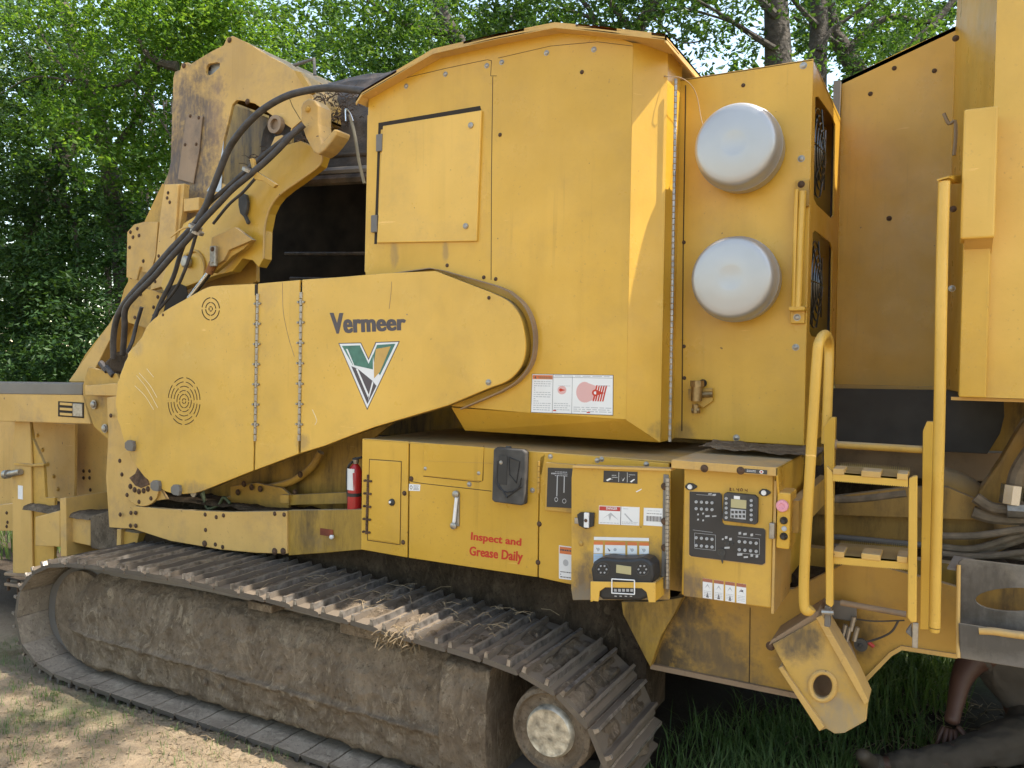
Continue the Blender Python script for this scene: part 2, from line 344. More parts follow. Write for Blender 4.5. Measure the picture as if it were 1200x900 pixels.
g = N(nt, 'ShaderNodeNewGeometry'); sx = N(nt, 'ShaderNodeSeparateXYZ'); L(g.outputs['Position'], sx.inputs[0])
def gn(sc, det=8, ro=.65):
    n = N(nt, 'ShaderNodeTexNoise'); n.inputs['Scale'].default_value = sc; n.inputs['Detail'].default_value = det; n.inputs['Roughness'].default_value = ro
    L(g.outputs['Position'], n.inputs['Vector']); return n.outputs[0]
def gr(s, a, b_, c=0, d=1):
    r = N(nt, 'ShaderNodeMapRange'); r.inputs[1].default_value = a; r.inputs[2].default_value = b_; r.inputs[3].default_value = c; r.inputs[4].default_value = d; L(s, r.inputs[0]); return r.outputs[0]
def gx(f, c0, c1):
    x = N(nt, 'ShaderNodeMix', data_type='RGBA'); L(f, x.inputs[0])
    for i, c in ((6, c0), (7, c1)):
        if isinstance(c, tuple): x.inputs[i].default_value = (*c, 1)
        else: L(c, x.inputs[i])
    return x.outputs[2]
c = gx(gr(gn(9), .35, .65), (.30, .225, .145), (.385, .295, .195))
c = gx(gr(gn(60, 4), .45, .7, 0, .5), c, (.24, .18, .12))
c = gx(gr(gn(1.8), .52, .62, 0, .45), c, (.14, .17, .07))
far = gr(sx.outputs[1], 2.75, 3.1)                        # darker soil under the machine, turf farther back
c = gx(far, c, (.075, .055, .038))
f2 = gr(sx.outputs[1], 4.6, 5.4); c = gx(f2, c, (.07, .11, .03))
L(c, b.inputs['Base Color']); b.inputs['Roughness'].default_value = .95; b.inputs['Specular IOR Level'].default_value = .2
u = N(nt, 'ShaderNodeBump'); u.inputs['Distance'].default_value = .03; L(gn(30, 12, .75), u.inputs['Height']); L(u.outputs[0], b.inputs['Normal'])
m_soil = m
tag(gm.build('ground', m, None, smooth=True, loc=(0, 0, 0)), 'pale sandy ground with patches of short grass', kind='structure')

# ------------------------------------------------------------------ the machine
root = empty('wood_grinder', (-1.5, 3.3, 0), 'large yellow tracked wood grinder filling the picture, dusty and scuffed', 'grinding machine')
TP, BOX, GP, POD, RAD, REC = 2.5, 2.85, 2.86, 2.93, 3.2, 4.1

# bolts: one mesh for each finish, shared
def boltmesh(name, mt):
    me = MB().lathe((0, 0, 0), (0, -1, 0), [(-.002, 1.35), (.15, 1.35), (.16, 1.0), (.55, .95), (.8, .6)], 12)
    o = me.build(name, mt, None, smooth=True, loc=(0, 0, 0)); d = o.data; bpy.data.objects.remove(o); return d
BZ, BR = boltmesh('bolt_zinc', M['zinc']), boltmesh('bolt_rust', M['rust'])
BY = boltmesh('bolt_painted', M['yd']); BM = boltmesh('bolt_muddy', M['mud'])
def bolt(x, y, P, par, r=.007, me=None, rot=0):
    o = bpy.data.objects.new('bolt', me or BZ); link(o, par, W(x, y, P)); o.scale = (r, r, r); o.rotation_euler.z = rot
    return o

# ---- track
def trackpath():
    p = [(-4.36, .27), (-4.31, .42), (-4.12, .55), (-3.8, .60), (-3.3, .625), (-2.9, .63), (-2.4, .62), (-1.8, .59), (-1.32, .555), (-1.08, .46), (-.965, .29), (-1.0, .12), (-1.16, .01), (-1.5, -.005), (-2.5, -.005), (-3.9, -.005), (-4.18, .03), (-4.33, .13)]
    return smooth([Vector((a, 0, b)) for a, b in p], 12, True)
track = MB()
pp = trackpath(); cum = [0]
for i in range(len(pp)): cum.append(cum[-1]+(pp[(i+1) % len(pp)]-pp[i]).length)
LEN = cum[-1]
def pa(s):
    s %= LEN
    for i in range(len(pp)):
        if cum[i+1] >= s: return pp[i].lerp(pp[(i+1) % len(pp)], (s-cum[i])/(cum[i+1]-cum[i]))
NS = 48; pitch = LEN/NS
tr = MB()       # chain (inner links) as the track's own mesh
n = 120; inner = []
for i in range(n):
    s = LEN*i/n; a, b2 = pa(s), pa(s+.02); t = (b2-a).normalized(); nn = Vector((t.z, 0, -t.x)); inner.append(a+nn*.035)
track_o = empty('_t', (0, 0, 0), 'x', 'x'); bpy.data.objects.remove(track_o)
outer = [a+(a-q)*(-.2) for a, q in zip(inner, inner)]
ring = MB()
vs = []
for q in inner: 
    vs += [q+Vector((0, 2.66, 0)), q+Vector((0, 2.9, 0))]
# links extruded inwards by 6 cm
for i in range(n):
    s = LEN*i/n; a, b2 = pa(s), pa(s+.02); t = (b2-a).normalized(); nn = Vector((t.z, 0, -t.x)); q = a+nn*.09
    vs += [q+Vector((0, 2.66, 0)), q+Vector((0, 2.9, 0))]
fs = []
for i in range(n):
    j = (i+1) % n; A, B = 2*i, 2*j; C, E_ = 2*n+2*i, 2*n+2*j
    fs += [(A, B, B+1, A+1), (C, C+1, E_+1, E_), (A, C, E_, B), (A+1, B+1, E_+1, C+1)]
trk = ring.add(vs, fs).build('track', M['steel'], root)
trk['label'] = 'muddy steel crawler track with wide grouser shoes'
shoe = MB(); w = .5
hp = pitch/2-.004
prof = [(-hp, 0), (-hp+.006, .028), (-hp+.018, .030), (-hp+.026, .009), (hp*.30, .009), (hp*.36, .032), (hp*.52, .032), (hp*.6, .009), (hp-.01, .006), (hp, -.006), (hp-.004, -.012), (-hp, -.010)]
nseg = 9
vs = []
for k in range(nseg+1):
    y = w*k/nseg
    for (a, z) in prof: vs.append(Vector((a, y, z+(.0 if k in (0, nseg) else .002*math.sin(k*2.1)))))
np_ = len(prof)
fs = [(k*np_+i, (k+1)*np_+i, (k+1)*np_+(i+1) % np_, k*np_+(i+1) % np_) for k in range(nseg) for i in range(np_)]
fs += [tuple(range(np_)), tuple(nseg*np_+i for i in range(np_-1, -1, -1))]
shoe.add(vs, fs)
for fi, f in enumerate(fs):
    i = fi % np_
    if fi < nseg*np_ and i in (1, 6): shoe.m[fi] = 1
    if fi < nseg*np_ and i in (9, 10, 11): shoe.m[fi] = 2
shoe.add([(-hp+.004, -.003, .012), (-hp+.020, -.003, .012), (-hp+.018, -.003, .033), (-hp+.006, -.003, .033), (-hp+.004, .01, .012), (-hp+.020, .01, .012), (-hp+.018, .01, .033), (-hp+.006, .01, .033)], [(0, 1, 2, 3), (3, 2, 6, 7), (0, 3, 7, 4), (1, 5, 6, 2)], 1)
a_, b_ = hp*.35, hp*.53
shoe.add([(a_, -.003, .012), (b_, -.003, .012), (b_, -.003, .035), (a_, -.003, .035), (a_, .01, .012), (b_, .01, .012), (b_, .01, .035), (a_, .01, .035)], [(0, 1, 2, 3), (3, 2, 6, 7), (0, 3, 7, 4), (1, 5, 6, 2)], 1)
# caked mud between the ribs
def mudpad(seed, full):
    mb = MB(); nu, nv = 10, 16; vv = []
    for j in range(nv+1):
        for i in range(nu+1):
            a = -hp*.80+(hp*1.05)*i/nu; y = .03+(w-.06)*j/nv
            e = min(1, min(i, nu-i)/2, min(j, nv-j)/2)
            h = .006+e*full*(.010+.022*noise.noise(Vector((a*26+seed*3, y*12, seed)))+.006*noise.noise(Vector((a*90, y*60, seed))))
            vv.append(Vector((a, y, h)))
    ff = [(j*(nu+1)+i, (j+1)*(nu+1)+i, (j+1)*(nu+1)+i+1, j*(nu+1)+i+1) for j in range(nv) for i in range(nu)]
    mb.add(vv, [tuple(reversed(f)) for f in ff]); o = mb.build('mud', M['mudl'], None, smooth=True, loc=(0, 0, 0)); me = o.data; bpy.data.objects.remove(o); return me
pads = [mudpad(s, f) for s, f in ((1, 1.0), (2, 1.3), (3, .8), (4, .5), (5, 1.1))]
so_ = shoe.build('track_shoe', [M['shoe'], M['rib'], M['mudp']], None, loc=(0, 0, 0)); sme = so_.data; WL.pop(so_.name, None); bpy.data.objects.remove(so_)
for i in range(NS):
    s = (i+.35)*pitch; a, b0, b1 = pa(s), pa(s-hp), pa(s+hp); t = (b1-b0).normalized(); nn = Vector((-t.z, 0, t.x))
    o = bpy.data.objects.new('track_shoe', sme); mid = (b0+b1)/2
    link(o, trk, Vector((mid.x, TP, mid.z)))
    o.rotation_euler = (0, -math.atan2(t.z, t.x), 0)
    if mid.x > -3.3 or mid.z < .3 or random.random() < .25:
        pdm = bpy.data.objects.new('caked_mud', random.choice(pads[:2] if mid.x > -2.2 else pads[2:4])); COL.objects.link(pdm); pdm.parent = trk; WL[pdm.name] = o.location
        pdm.location = o.location.copy(); pdm.rotation_euler = o.rotation_euler

# ---- track frame: long rounded box caked in mud
def mudsheet(name, xr, prof, amp, mt, par, nx=150, k=5, seed=0, ends=True, fn=None):
    pr = smooth([Vector((0, y, z)) for y, z in prof], k); n = len(pr); mb = MB(); vv = []
    for i in range(nx+1):
        x = xr[0]+(xr[1]-xr[0])*i/nx
        for j, p in enumerate(pr):
            q = Vector((x, p.y, p.z))
            if fn: q = fn(q, i/nx)
            d = (noise.fractal(Vector((q.x*3.2+seed, q.y*4, q.z*5.5)), 1.0, 2.1, 4)+1.1*noise.fractal(Vector((q.x*15+seed, q.y*14, q.z*19)), .8, 2.2, 4))*amp
            t = pr[min(j+1, n-1)]-pr[max(j-1, 0)]; nr = Vector((0, -t.z, t.y)).normalized()
            vv.append(q+nr*d)
    mb.add(vv, [(i*n+j, (i+1)*n+j, (i+1)*n+j+1, i*n+j+1) for i in range(nx) for j in range(n-1)])
    mb.add([vv[j] for j in range(n)], [tuple(range(n))]); mb.add([vv[nx*n+j] for j in range(n)], [tuple(range(n-1, -1, -1))])
    return mb.build(name, mt, par, smooth=True)
def endround(q, t):
    f = min(1, (t*(1)+.0)/.07) if t < .5 else 1
    e = math.sqrt(max(0, 1-(1-f)**2)); c = .28
    if t > .975: e = .93
    return Vector((q.x, 2.8+(q.y-2.8)*(1 if t < .5 and e > .5 else max(e, .93)), c+(q.z-c)*max(e, .2)))
mudsheet('track_frame', (-4.02, -1.47), [(2.90, .52), (2.72, .53), (2.64, .50), (2.605, .45), (2.59, .38), (2.58, .30), (2.575, .235), (2.56, .215), (2.575, .19), (2.585, .12), (2.59, .06), (2.66, .03), (2.9, .03)], .009, M['mud'], root, nx=360, k=9, fn=endround)['label'] = 'long track frame caked in grey brown mud'
# guard lip / wear strip along the frame, end bracket
tf = [o for o in root.children if o.name == 'track_frame'][0]
mudsheet('frame_end_cap', (-1.66, -1.455), [(2.9, .50), (2.60, .515), (2.545, .47), (2.53, .35), (2.54, .15), (2.60, .05), (2.9, .05)], .009, M['mud'], tf, nx=40, k=8, seed=9)
for (x0, y0, x1, y1) in ((290, 707, 318, 716), (398, 736, 455, 748)):
    X0, X1, Z0, Z1 = rectpts(x0, y0, x1, y1, 2.56)
    MB().box((X0, 2.56, Z0), (X1, 2.66, Z1)).build('cover_plate', M['mud'], tf, bev=.004)
for x, y in ((105, 798), (240, 800), (258, 806), (290, 735), (326, 785)):
    bolt(x, y, 2.575, tf, .012, BM)
# front idler wheel, rear idler
c = W(650, 852, 2.56); c.y = 2.56
wh = MB().lathe(c, (0, -1, 0), [(-.30, .10), (-.28, .15), (-.10, .15), (-.08, .150), (-.03, .155), (.0, .155), (.035, .15), (.045, .135), (.03, .128), (.028, .095)], 40).build('idler_wheel', M['mud'], trk, smooth=True)
MB().lathe(c+Vector((0, -.028, 0)), (0, -1, 0), [(-.03, .092), (.016, .09), (.026, .082), (.022, .06), (.026, 0)], 32).build('wheel_hub', mat('scraped_hub', (.42, .38, .30), .5, .55, var=.6, vscale=30, bump=.004, bscale=60), trk, smooth=True)
MB().lathe((-3.98, 2.62, .28), (0, 1, 0), [(0, .1), (.01, .24), (.25, .24), (.26, .1)], 32).build('rear_idler_wheel', M['mud'], trk, smooth=True)
# muddy chassis wall behind the track
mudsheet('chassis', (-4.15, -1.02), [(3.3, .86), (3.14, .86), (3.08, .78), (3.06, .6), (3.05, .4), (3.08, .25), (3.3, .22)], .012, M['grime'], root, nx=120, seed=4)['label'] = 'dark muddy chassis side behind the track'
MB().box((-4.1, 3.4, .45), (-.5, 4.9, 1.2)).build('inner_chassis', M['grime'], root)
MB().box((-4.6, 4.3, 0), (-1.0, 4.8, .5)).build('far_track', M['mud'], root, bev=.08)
MB().box((-1.02, 3.12, .84), (-.25, 5.2, .88)).build('belly_light_block', M['grime'], root)  # unseen plate added to block light beneath the machine
MB().box((.02, 3.12, .78), (2.6, 5.2, .82)).build('belly_light_block', M['grime'], root)  # second unseen plate, added to darken the ground and person below
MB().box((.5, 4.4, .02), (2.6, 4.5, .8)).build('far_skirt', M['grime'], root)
MB().box((-1.02, 5.1, .42), (2.6, 5.16, 1.5)).build('far_frame_light_block', M['yo'], root)  # far-side frame, added unseen to block light from behind
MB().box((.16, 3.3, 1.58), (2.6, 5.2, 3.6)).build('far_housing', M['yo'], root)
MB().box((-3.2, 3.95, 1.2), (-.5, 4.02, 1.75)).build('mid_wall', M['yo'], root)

# ---- left end: rail, post, plates
ext = lambda pts, P, t: None
rail = MB()
railP = 3.05
a0, a1 = W(-40, 447, railP), W(97, 447, railP)
def extr_y(name, pts, P, t, mt, par, bev=.004): return plate(name, pts, P, t, mt, par, bev=bev)
r_ = extr_y('feed_rail', [(-60, 460), (96, 462), (106, 497), (-60, 492)], railP, .30, M['yl'], root, .006)
r_['label'] = 'worn feed rail at the left end with scraped top edge'
m_ = MB(); m_.prism(WP([(-60, 447), (97, 449), (96, 463), (-60, 461)], railP-.004), (0, .2, 0)); m_.build('wear_strip', M['steel'], r_, bev=.006)
rect('slot', 68, 471, 98, 489, railP-.003, .01, M['gap'], r_, .0)
for k in range(3): rect('slot_rib', 70, 472+k*6, 84, 475+k*6, railP-.008, .008, M['yl'], r_, .001)
rect('slot_plate', 85, 473, 96, 488, railP-.010, .01, M['zinc'], r_, .002)
# end bracket
br = plate('end_bracket', [(97, 452), (103, 430), (137, 438), (150, 470), (128, 516), (110, 500), (97, 462)], 3.0, .02, M['yd'], root)
plate('bracket_cap', [(99, 452), (137, 449), (139, 464), (100, 463)], 2.94, .14, M['yl'], br)
bolt(110, 474, 2.99, br, .02); bolt(123, 502, 2.99, br, .02)
# jack post
post = plate('support_post', [(17, 494), (35, 494), (37, 544), (36, 545), (38, 672), (15, 672), (14, 545), (16, 520)], 3.12, .012, M['yl'], root)
plate('post_side', [(35, 494), (38, 514), (51, 543), (53, 583), (64, 583), (63, 665), (38, 668), (36, 545)], 3.135, .02, M['yd'], post)
plate('post_joint', [(16, 542), (37, 544), (51, 543), (51, 546), (37, 547), (16, 545)], 3.11, .03, M['yd'], post)
MB().prism([W(5, 671, 3.1), W(37, 673, 3.1), W(52, 671, 3.3), W(12, 668, 3.3)], (0, 0, -.02)).build('foot_flange', M['ys'], post, bev=.003)
MB().prism([W(5, 683, 3.1), W(33, 687, 3.1), W(50, 683, 3.3), W(12, 680, 3.3)], (0, 0, -.02)).build('foot_flange', M['ys'], post, bev=.003)
MB().tube([W(7, 556, 3.1), W(24, 553, 3.1)], .02, 12).build('pull_pin', M['zinc'], post, smooth=True)
MB().tube([W(6, 556, 3.1), W(10, 555.5, 3.1)], .03, 12).build('pin_head', M['zinc'], post, smooth=True)
for x, y in ((10, 692), (22, 695)): MB().tube([W(x, y-14, 3.15), W(x, y, 3.15)], .011, 8).build('flange_bolt', M['rust'], post)
rect('post_label', 21, 569, 26.5, 585, 3.118, .002, M['white'], post, 0)
plate('rear_panel', [(-40, 488), (34, 494), (130, 497), (132, 640), (60, 600), (-40, 598)], 3.55, .02, M['yl'], root)['label'] = 'tan weathered panel behind the support post'
lp = plate('gusset_panel', [(33, 494), (88, 497), (87, 588), (66, 584), (50, 550), (38, 520)], 3.42, .02, M['yl'], root)
for x, y in ((44, 510), (50, 527), (56, 544), (63, 558), (68, 573)): bolt(x, y, 3.42, lp, .014, BY)
for x, y in ((98, 552), (105, 552), (98, 560), (105, 560), (106, 574)): bolt(x, y, 3.55, lp, .01, BR)
lb = plate('lower_beam', [(-40, 596), (16, 590), (16, 622), (-40, 622)], 3.4, .25, M['yl'], root)
for x, y in ((8, 601), (9, 612), (8, 617)): bolt(x, y, 3.4, lb, .01, BR)
MB().prism([W(41, 606, 3.05), W(70, 598, 3.05), W(70, 641, 3.05), W(41, 640, 3.05)], (0, .28, 0)).build('block', M['yl'], root, bev=.006)
MB().prism([W(70, 584, 3.04), W(77, 583, 3.04), W(78, 652, 3.04), W(71, 652, 3.04)], (0, .3, 0)).build('block_flange', M['yl'], root, bev=.004)
cb = MB().prism([W(77, 603, 3.08), W(106, 607, 3.08), W(106, 640, 3.08), W(78, 634, 3.08)], (0, .4, 0)).build('cross_beam', M['yl'], root, bev=.006)
mudsheet('dusty_ledge', (W(78, 600, 3.3).x-.1, W(130, 600, 3.2).x), [(3.06, W(90, 606, 3.06).z-.01), (3.10, W(90, 606, 3.06).z+.02), (3.3, W(90, 600, 3.3).z+.05), (3.5, W(90, 590, 3.5).z+.02)], .012, M['mudl'], root, nx=30, seed=2)
plate('mud_face', [(105, 605), (128, 598), (138, 640), (137, 647), (106, 643)], 3.02, .2, M['mudl'], root, bev=.01)
plate('small_post', [(137, 620), (142, 620), (141, 655), (136, 655)], 3.0, .03, M['yl'], root)
plate('hanging_bracket', [(141, 622), (163, 625), (157, 652), (141, 650)], 3.02, .05, M['yd'], root)
plate('axle_stub', [(103, 640), (136, 646), (137, 660), (112, 660)], 3.3, .2, M['ys'], root, bev=.02)

# side upright plate + bearing plate
up_ = plate('upright_plate', [(125, 466), (137, 464), (160, 500), (170, 545), (195, 585), (160, 590), (156, 620), (128, 618), (124, 560), (127, 510)], 2.93, .02, M['yl'], root)
bp = plate('bearing_plate', smooth([(140, 535), (152, 528), (166, 545), (184, 565), (184, 582), (174, 592), (160, 592), (146, 580), (138, 558)], 3, True) and [(p.x, p.y) for p in smooth([Vector((a, b, 0)) for a, b in [(140, 535), (152, 528), (166, 545), (184, 565), (184, 582), (174, 592), (160, 592), (146, 580), (138, 558)]], 3, True)], 2.915, .02, M['yl'], root)
plate('broken_hole', [(151, 560), (158, 555), (161, 548), (166, 552), (172, 560), (175, 568), (165, 572), (158, 569)], 2.911, .006, mat('rusty_hole', (.10, .055, .03), .9, var=.6, vscale=30, bump=.01, bscale=60), bp)
for x, y in ((153, 570), (158, 574), (163, 576), (168.5, 575), (173.5, 573)): bolt(x, y, 2.915, bp, .012, BR)
for x, y in ((140.5, 540), (143, 556), (149, 580), (163, 588), (177, 584), (141, 603), (153.5, 601), (159, 601), (130, 487), (153, 616), (159, 616)): bolt(x, y, 2.915, bp, .0095, BR)

# sill beams under the guard
s1 = plate('sill_beam', [(156, 593), (200, 597), (268, 600), (336, 599), (336.5, 649), (300, 648), (258, 644), (200, 634), (156, 620)], 2.92, .03, M['yl'], root)
for x, y in ((240.5, 603), (253.5, 606), (241, 621), (240, 637), (252.5, 638), (261, 641), (322, 602), (333, 603), (262, 604)): bolt(x, y, 2.92, s1, .0085, BR)
for x, y in ((240, 637), (322, 646), (332, 646)): bolt(x, y, 2.92, s1, .013, BR)
s2 = plate('oily_sill', [(338, 598), (426, 597), (426, 644), (380, 648), (338, 651)], 2.93, .03, M['yo'], root)
s2['label'] = 'oil streaked sill beside the fire extinguisher'
rect('square_hole', 375, 620, 390, 628, 2.926, .01, mat('rusty_square', (.22, .05, .02), .8, var=.4), s2, 0)
MB().lathe(W(390, 629, 2.92), (0, -1, 0), [(0, .009), (.012, .011), (.02, .004)], 10).build('white_cap', M['white'], s2, smooth=True)
mudsheet('sill_dirt', (W(150, 590, 2.95).x, W(426, 590, 2.95).x), [(2.95, W(300, 599, 2.95).z-.004), (3.0, W(300, 597, 2.95).z), (3.15, W(300, 594, 3.1).z-.01), (3.5, W(300, 590, 3.2).z+.0)], .010, M['grime'], root, nx=80, seed=6)
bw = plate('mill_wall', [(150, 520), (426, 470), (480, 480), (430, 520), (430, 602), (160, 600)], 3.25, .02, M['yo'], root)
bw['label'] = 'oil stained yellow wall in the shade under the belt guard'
plate('mill_flange', [(270, 570), (300, 566), (330, 572), (340, 580), (338, 598), (270, 596)], 3.15, .02, M['yd'], bw)
plate('flange_bar', [(340, 580), (425, 576), (425, 590), (339, 592)], 3.1, .02, M['yo'], bw)
plate('small_block', [(328, 580), (338, 580), (338, 590), (328, 590)], 3.08, .03, M['yd'], bw)
tube('curved_flange', WP([(250, 592), (300, 575), (340, 565), (365, 548), (376, 530)], 3.2), .02, M['yd'], bw)
for x, y in ((279, 577), (286, 567), (295, 571), (346, 577), (333, 583), (305, 573), (352, 556)): bolt(x, y, 3.14, bw, .013, BR)
# green strap/rope tangle
tube('green_strap', WP([(236, 578), (240, 588), (244, 596), (256, 592), (262, 583), (270, 590)], 2.97), .008, M['lime'], s1)
tube('green_strap', WP([(238, 574), (241, 590), (248, 598)], 2.98), .006, M['lime'], s1)
MB().lathe(W(228, 578, 2.95), (0, -1, 0), [(0, .02), (.01, .02)], 12).build('clip', M['zinc'], s1)
for (x, y) in ((151, 523), (205, 575), (181, 570)):
    mbb = MB(); mbb.prism([W(x+dx, y+dy, 2.84) for dx, dy in ((-5, -4), (-2, -7), (4, -6), (5, 0), (4, 6), (-2, 5), (-5, 2))], (0, .02, 0)); mbb.build('torn_bracket', M['steel'], s1, bev=.002)

# ---- belt guard: three panels, hinges, rim
T3 = lambda pts: [(p.x, p.y) for p in smooth([Vector((a, b, 0)) for a, b in pts], 4)]
discL = T3([(257.5, 334.5), (242, 337), (220, 349), (192, 365), (174, 380), (165, 397), (152, 412), (146, 425), (139, 445), (135.5, 465), (138, 492), (146, 518), (154, 538), (168, 558), (180, 566), (192, 575), (208, 579), (228, 578)])
jag = random.Random(3)
discL = [(x+(jag.uniform(-1, 1) if 150 < y < 600 and x < 190 and y > 400 else 0), y+(jag.uniform(-.8, .8) if x < 190 and y > 400 else 0)) for x, y in discL]
left = [(299.5, 332.5)]+discL+[(238, 575), (296.5, 551.5)]
mid = [(302, 332.4), (351, 328), (349.3, 532), (340, 535.5), (298.5, 551)]
right = [(354, 327.7), (400, 324.5), (452.5, 320), (510, 317.5)]+T3([(575, 342.5), (595, 352.5), (607.5, 367.5), (613.7, 387), (615.5, 410), (610, 430), (595, 446), (575, 454)])+[(525, 475), (440, 500), (412, 510), (380, 522.5), (352, 531)]
gl = plate('belt_guard', left, GP, .012, M['yg'], root); gl['label'] = 'rounded yellow belt guard cover with slotted vents'
plate('guard_middle_panel', mid, GP, .012, M['yg'], gl)
gr_ = plate('guard_front_panel', right, GP, .012, M['yg'], gl); gr_['label'] = 'guard panel with dark lettering and V emblem'
# rim: side wall following the outline
ol = [(302, 332.4), (351, 328), (452.5, 320), (510, 317.5)]+right[4:-5]+[(525, 475), (440, 500), (412, 510), (380, 522.5), (296.5, 551.5), (238, 575)]+discL[::-1]+[(299, 332.4)]
def rimstrip(pts, P0, P1, inset=.004):
    q = WP(pts, P0); cx = sum((p for p in q), Vector())/len(q); mb = MB(); n = len(q); vv = []
    for p in q:
        d = (cx-p); d.y = 0; d = d.normalized()*inset
        vv += [Vector((p.x+d.x, P0, p.z+d.z)), Vector((p.x+d.x, P1, p.z+d.z)), Vector((p.x+3*d.x, P1, p.z+3*d.z)), Vector((p.x+3*d.x, P0, p.z+3*d.z))]
    for i in range(n-1):
        for k in range(4): mb.f.append((4*i+k, 4*(i+1)+k, 4*(i+1)+(k+1) % 4, 4*i+(k+1) % 4)); mb.m.append(0)
    mb.v = vv; return mb
rimstrip(ol, GP+.012, GP+.075).build('guard_rim', M['yo'], gl)  # darker paint puts the shadow between guard and housing into the rim colour
# back plate with a lip that shows at the right end
lip = [(452, 322), (505, 315), (520, 318), (580, 336)]+T3([(596, 343), (612, 358), (621, 377), (624, 400), (620, 425), (605, 445), (587, 457)])+[(540, 478)]
rimstrip(lip, GP+.035, POD+.0, -.003).build('guard_backing_lip', M['ys'], gl)  # dark colour stands in for the shadow gap behind the guard edge
def hinge_line(x0, y0, x1, y1, P, par, r=.0075, nseg=22, mt=None, tabs=True):
    mb = MB(); a, b = W(x0, y0, P), W(x1, y1, P)
    for i in range(nseg):
        p, q = a.lerp(b, (i+.06)/nseg), a.lerp(b, (i+.94)/nseg)
        mb.tube([p, q], r, 8)
        if tabs and i % 3 == 1:
            mm = (p+q)/2; mb.box((mm.x-.022, P-.002, mm.z-.004), (mm.x+.022, P+.004, mm.z+.004))
            for s in (-1, 1): mb.lathe(mm+Vector((s*.017, 0, 0)), (0, -1, 0), [(-.002, .006), (.006, .005)], 8)
    return mb.build('hinge', mt or M['zinc'], par, smooth=True)
hinge_line(302, 344, 299, 517, GP-.003, gl); hinge_line(353, 342, 350.5, 517, GP-.003, gl)
rect('guard_slot', 298.5, 333, 302, 346, GP-.001, .003, M['gap'], gl, 0)
# slotted vents
def vent(cx, cy, rads, asp, ry_scale):
    mb = MB()
    for (r, n, w_) in rads:
        for k in range(n):
            a0 = 360/n*k+8+ (0 if r % 2 else 45); a1 = a0+360/n-(24 if r < 3 else 11)
            inn = [W(cx+r*asp*math.cos(math.radians(t)), cy+r*math.sin(math.radians(t)), GP) for t in [a0+(a1-a0)*i/8 for i in range(9)]]
            out = [W(cx+(r+w_)*asp*math.cos(math.radians(t)), cy+(r+w_)*math.sin(math.radians(t)), GP) for t in [a0+(a1-a0)*i/8 for i in range(9)]]
            for i in range(8):
                mb.prism([inn[i], inn[i+1], out[i+1], out[i]], (0, .004, 0))
    for v in mb.v: v.y -= .0012
    return mb.build('vent_slot', M['gap'], gl)
V1 = vent(247, 362, [(2, 4, 1.1), (7, 4, 1.1), (12.5, 4, 1.1)], .78, 1)
V1['kind'] = 'stuff'
V2 = vent(215.8, 470, [(2.5, 4, .9), (7.5, 4, .8), (12, 6, .8), (17, 6, .85), (22, 8, .85), (27, 8, .9)], .68, 1)
V2['kind'] = 'stuff'
for x, y in ((191, 369), (573, 349), (476, 290)): bolt(x, y, GP, gr_, .006, BR) if y > 300 else None
bolt(572.5, 448, GP, gr_, .010)
tube('scratch', WP([(456, 362), (458, 345), (459, 330)], GP-.0005), .0011, M['ys'], gr_, seg=5)
tube('scratch', WP([(331, 331), (332, 365), (338, 395), (345, 418)], GP-.0005), .0011, M['ys'], gl, seg=5)
for pts in ([(160, 440), (172, 455), (185, 478)], [(163, 437), (176, 452), (184, 466)], [(158, 452), (170, 464), (180, 480)], [(172, 432), (180, 442)], [(366, 480), (371, 492), (369, 498)]):
    tube('scratch', WP(pts, GP-.0003), .0014, mat('scraped_paint', (.72, .62, .42), .6), gl, seg=5)

# text
def quadmap(quad, P):
    tl, tr, br, bl = [W(x, y, P) for x, y in quad]
    return lambda u, v: (tl*(1-u)+tr*u)*(1-v)+(bl*(1-u)+br*u)*v
def text(name, s, quad, P, mt, par, offset=.0, shear=0, ext=.0006, spacing=1, bold=0):
    cu = bpy.data.curves.new(name, 'FONT'); cu.body = s; cu.size = 1; cu.offset = offset; cu.shear = shear; cu.resolution_u = 3; cu.space_character = spacing
    to = bpy.data.objects.new('tmp', cu); COL.objects.link(to)
    dg = bpy.context.evaluated_depsgraph_get(); me = bpy.data.meshes.new_from_object(to.evaluated_get(dg)); bpy.data.objects.remove(to)
    xs_ = [v.co.x for v in me.vertices]; ys_ = [v.co.y for v in me.vertices]; x0, x1, y0, y1 = min(xs_), max(xs_), min(ys_), max(ys_)
    f = quadmap(quad, P-ext); mb = MB()
    mb.add([f((v.co.x-x0)/(x1-x0), 1-(v.co.y-y0)/(y1-y0)) for v in me.vertices], [tuple(p.vertices) for p in me.polygons])
    if bold:
        v0, f0 = list(mb.v), list(mb.f)
        for k, dx in enumerate((-bold, bold)): mb.add([v+Vector((dx, -.00008*(k+1), 0)) for v in v0], f0)
    bpy.data.meshes.remove(me); return mb.build(name, mt, par)
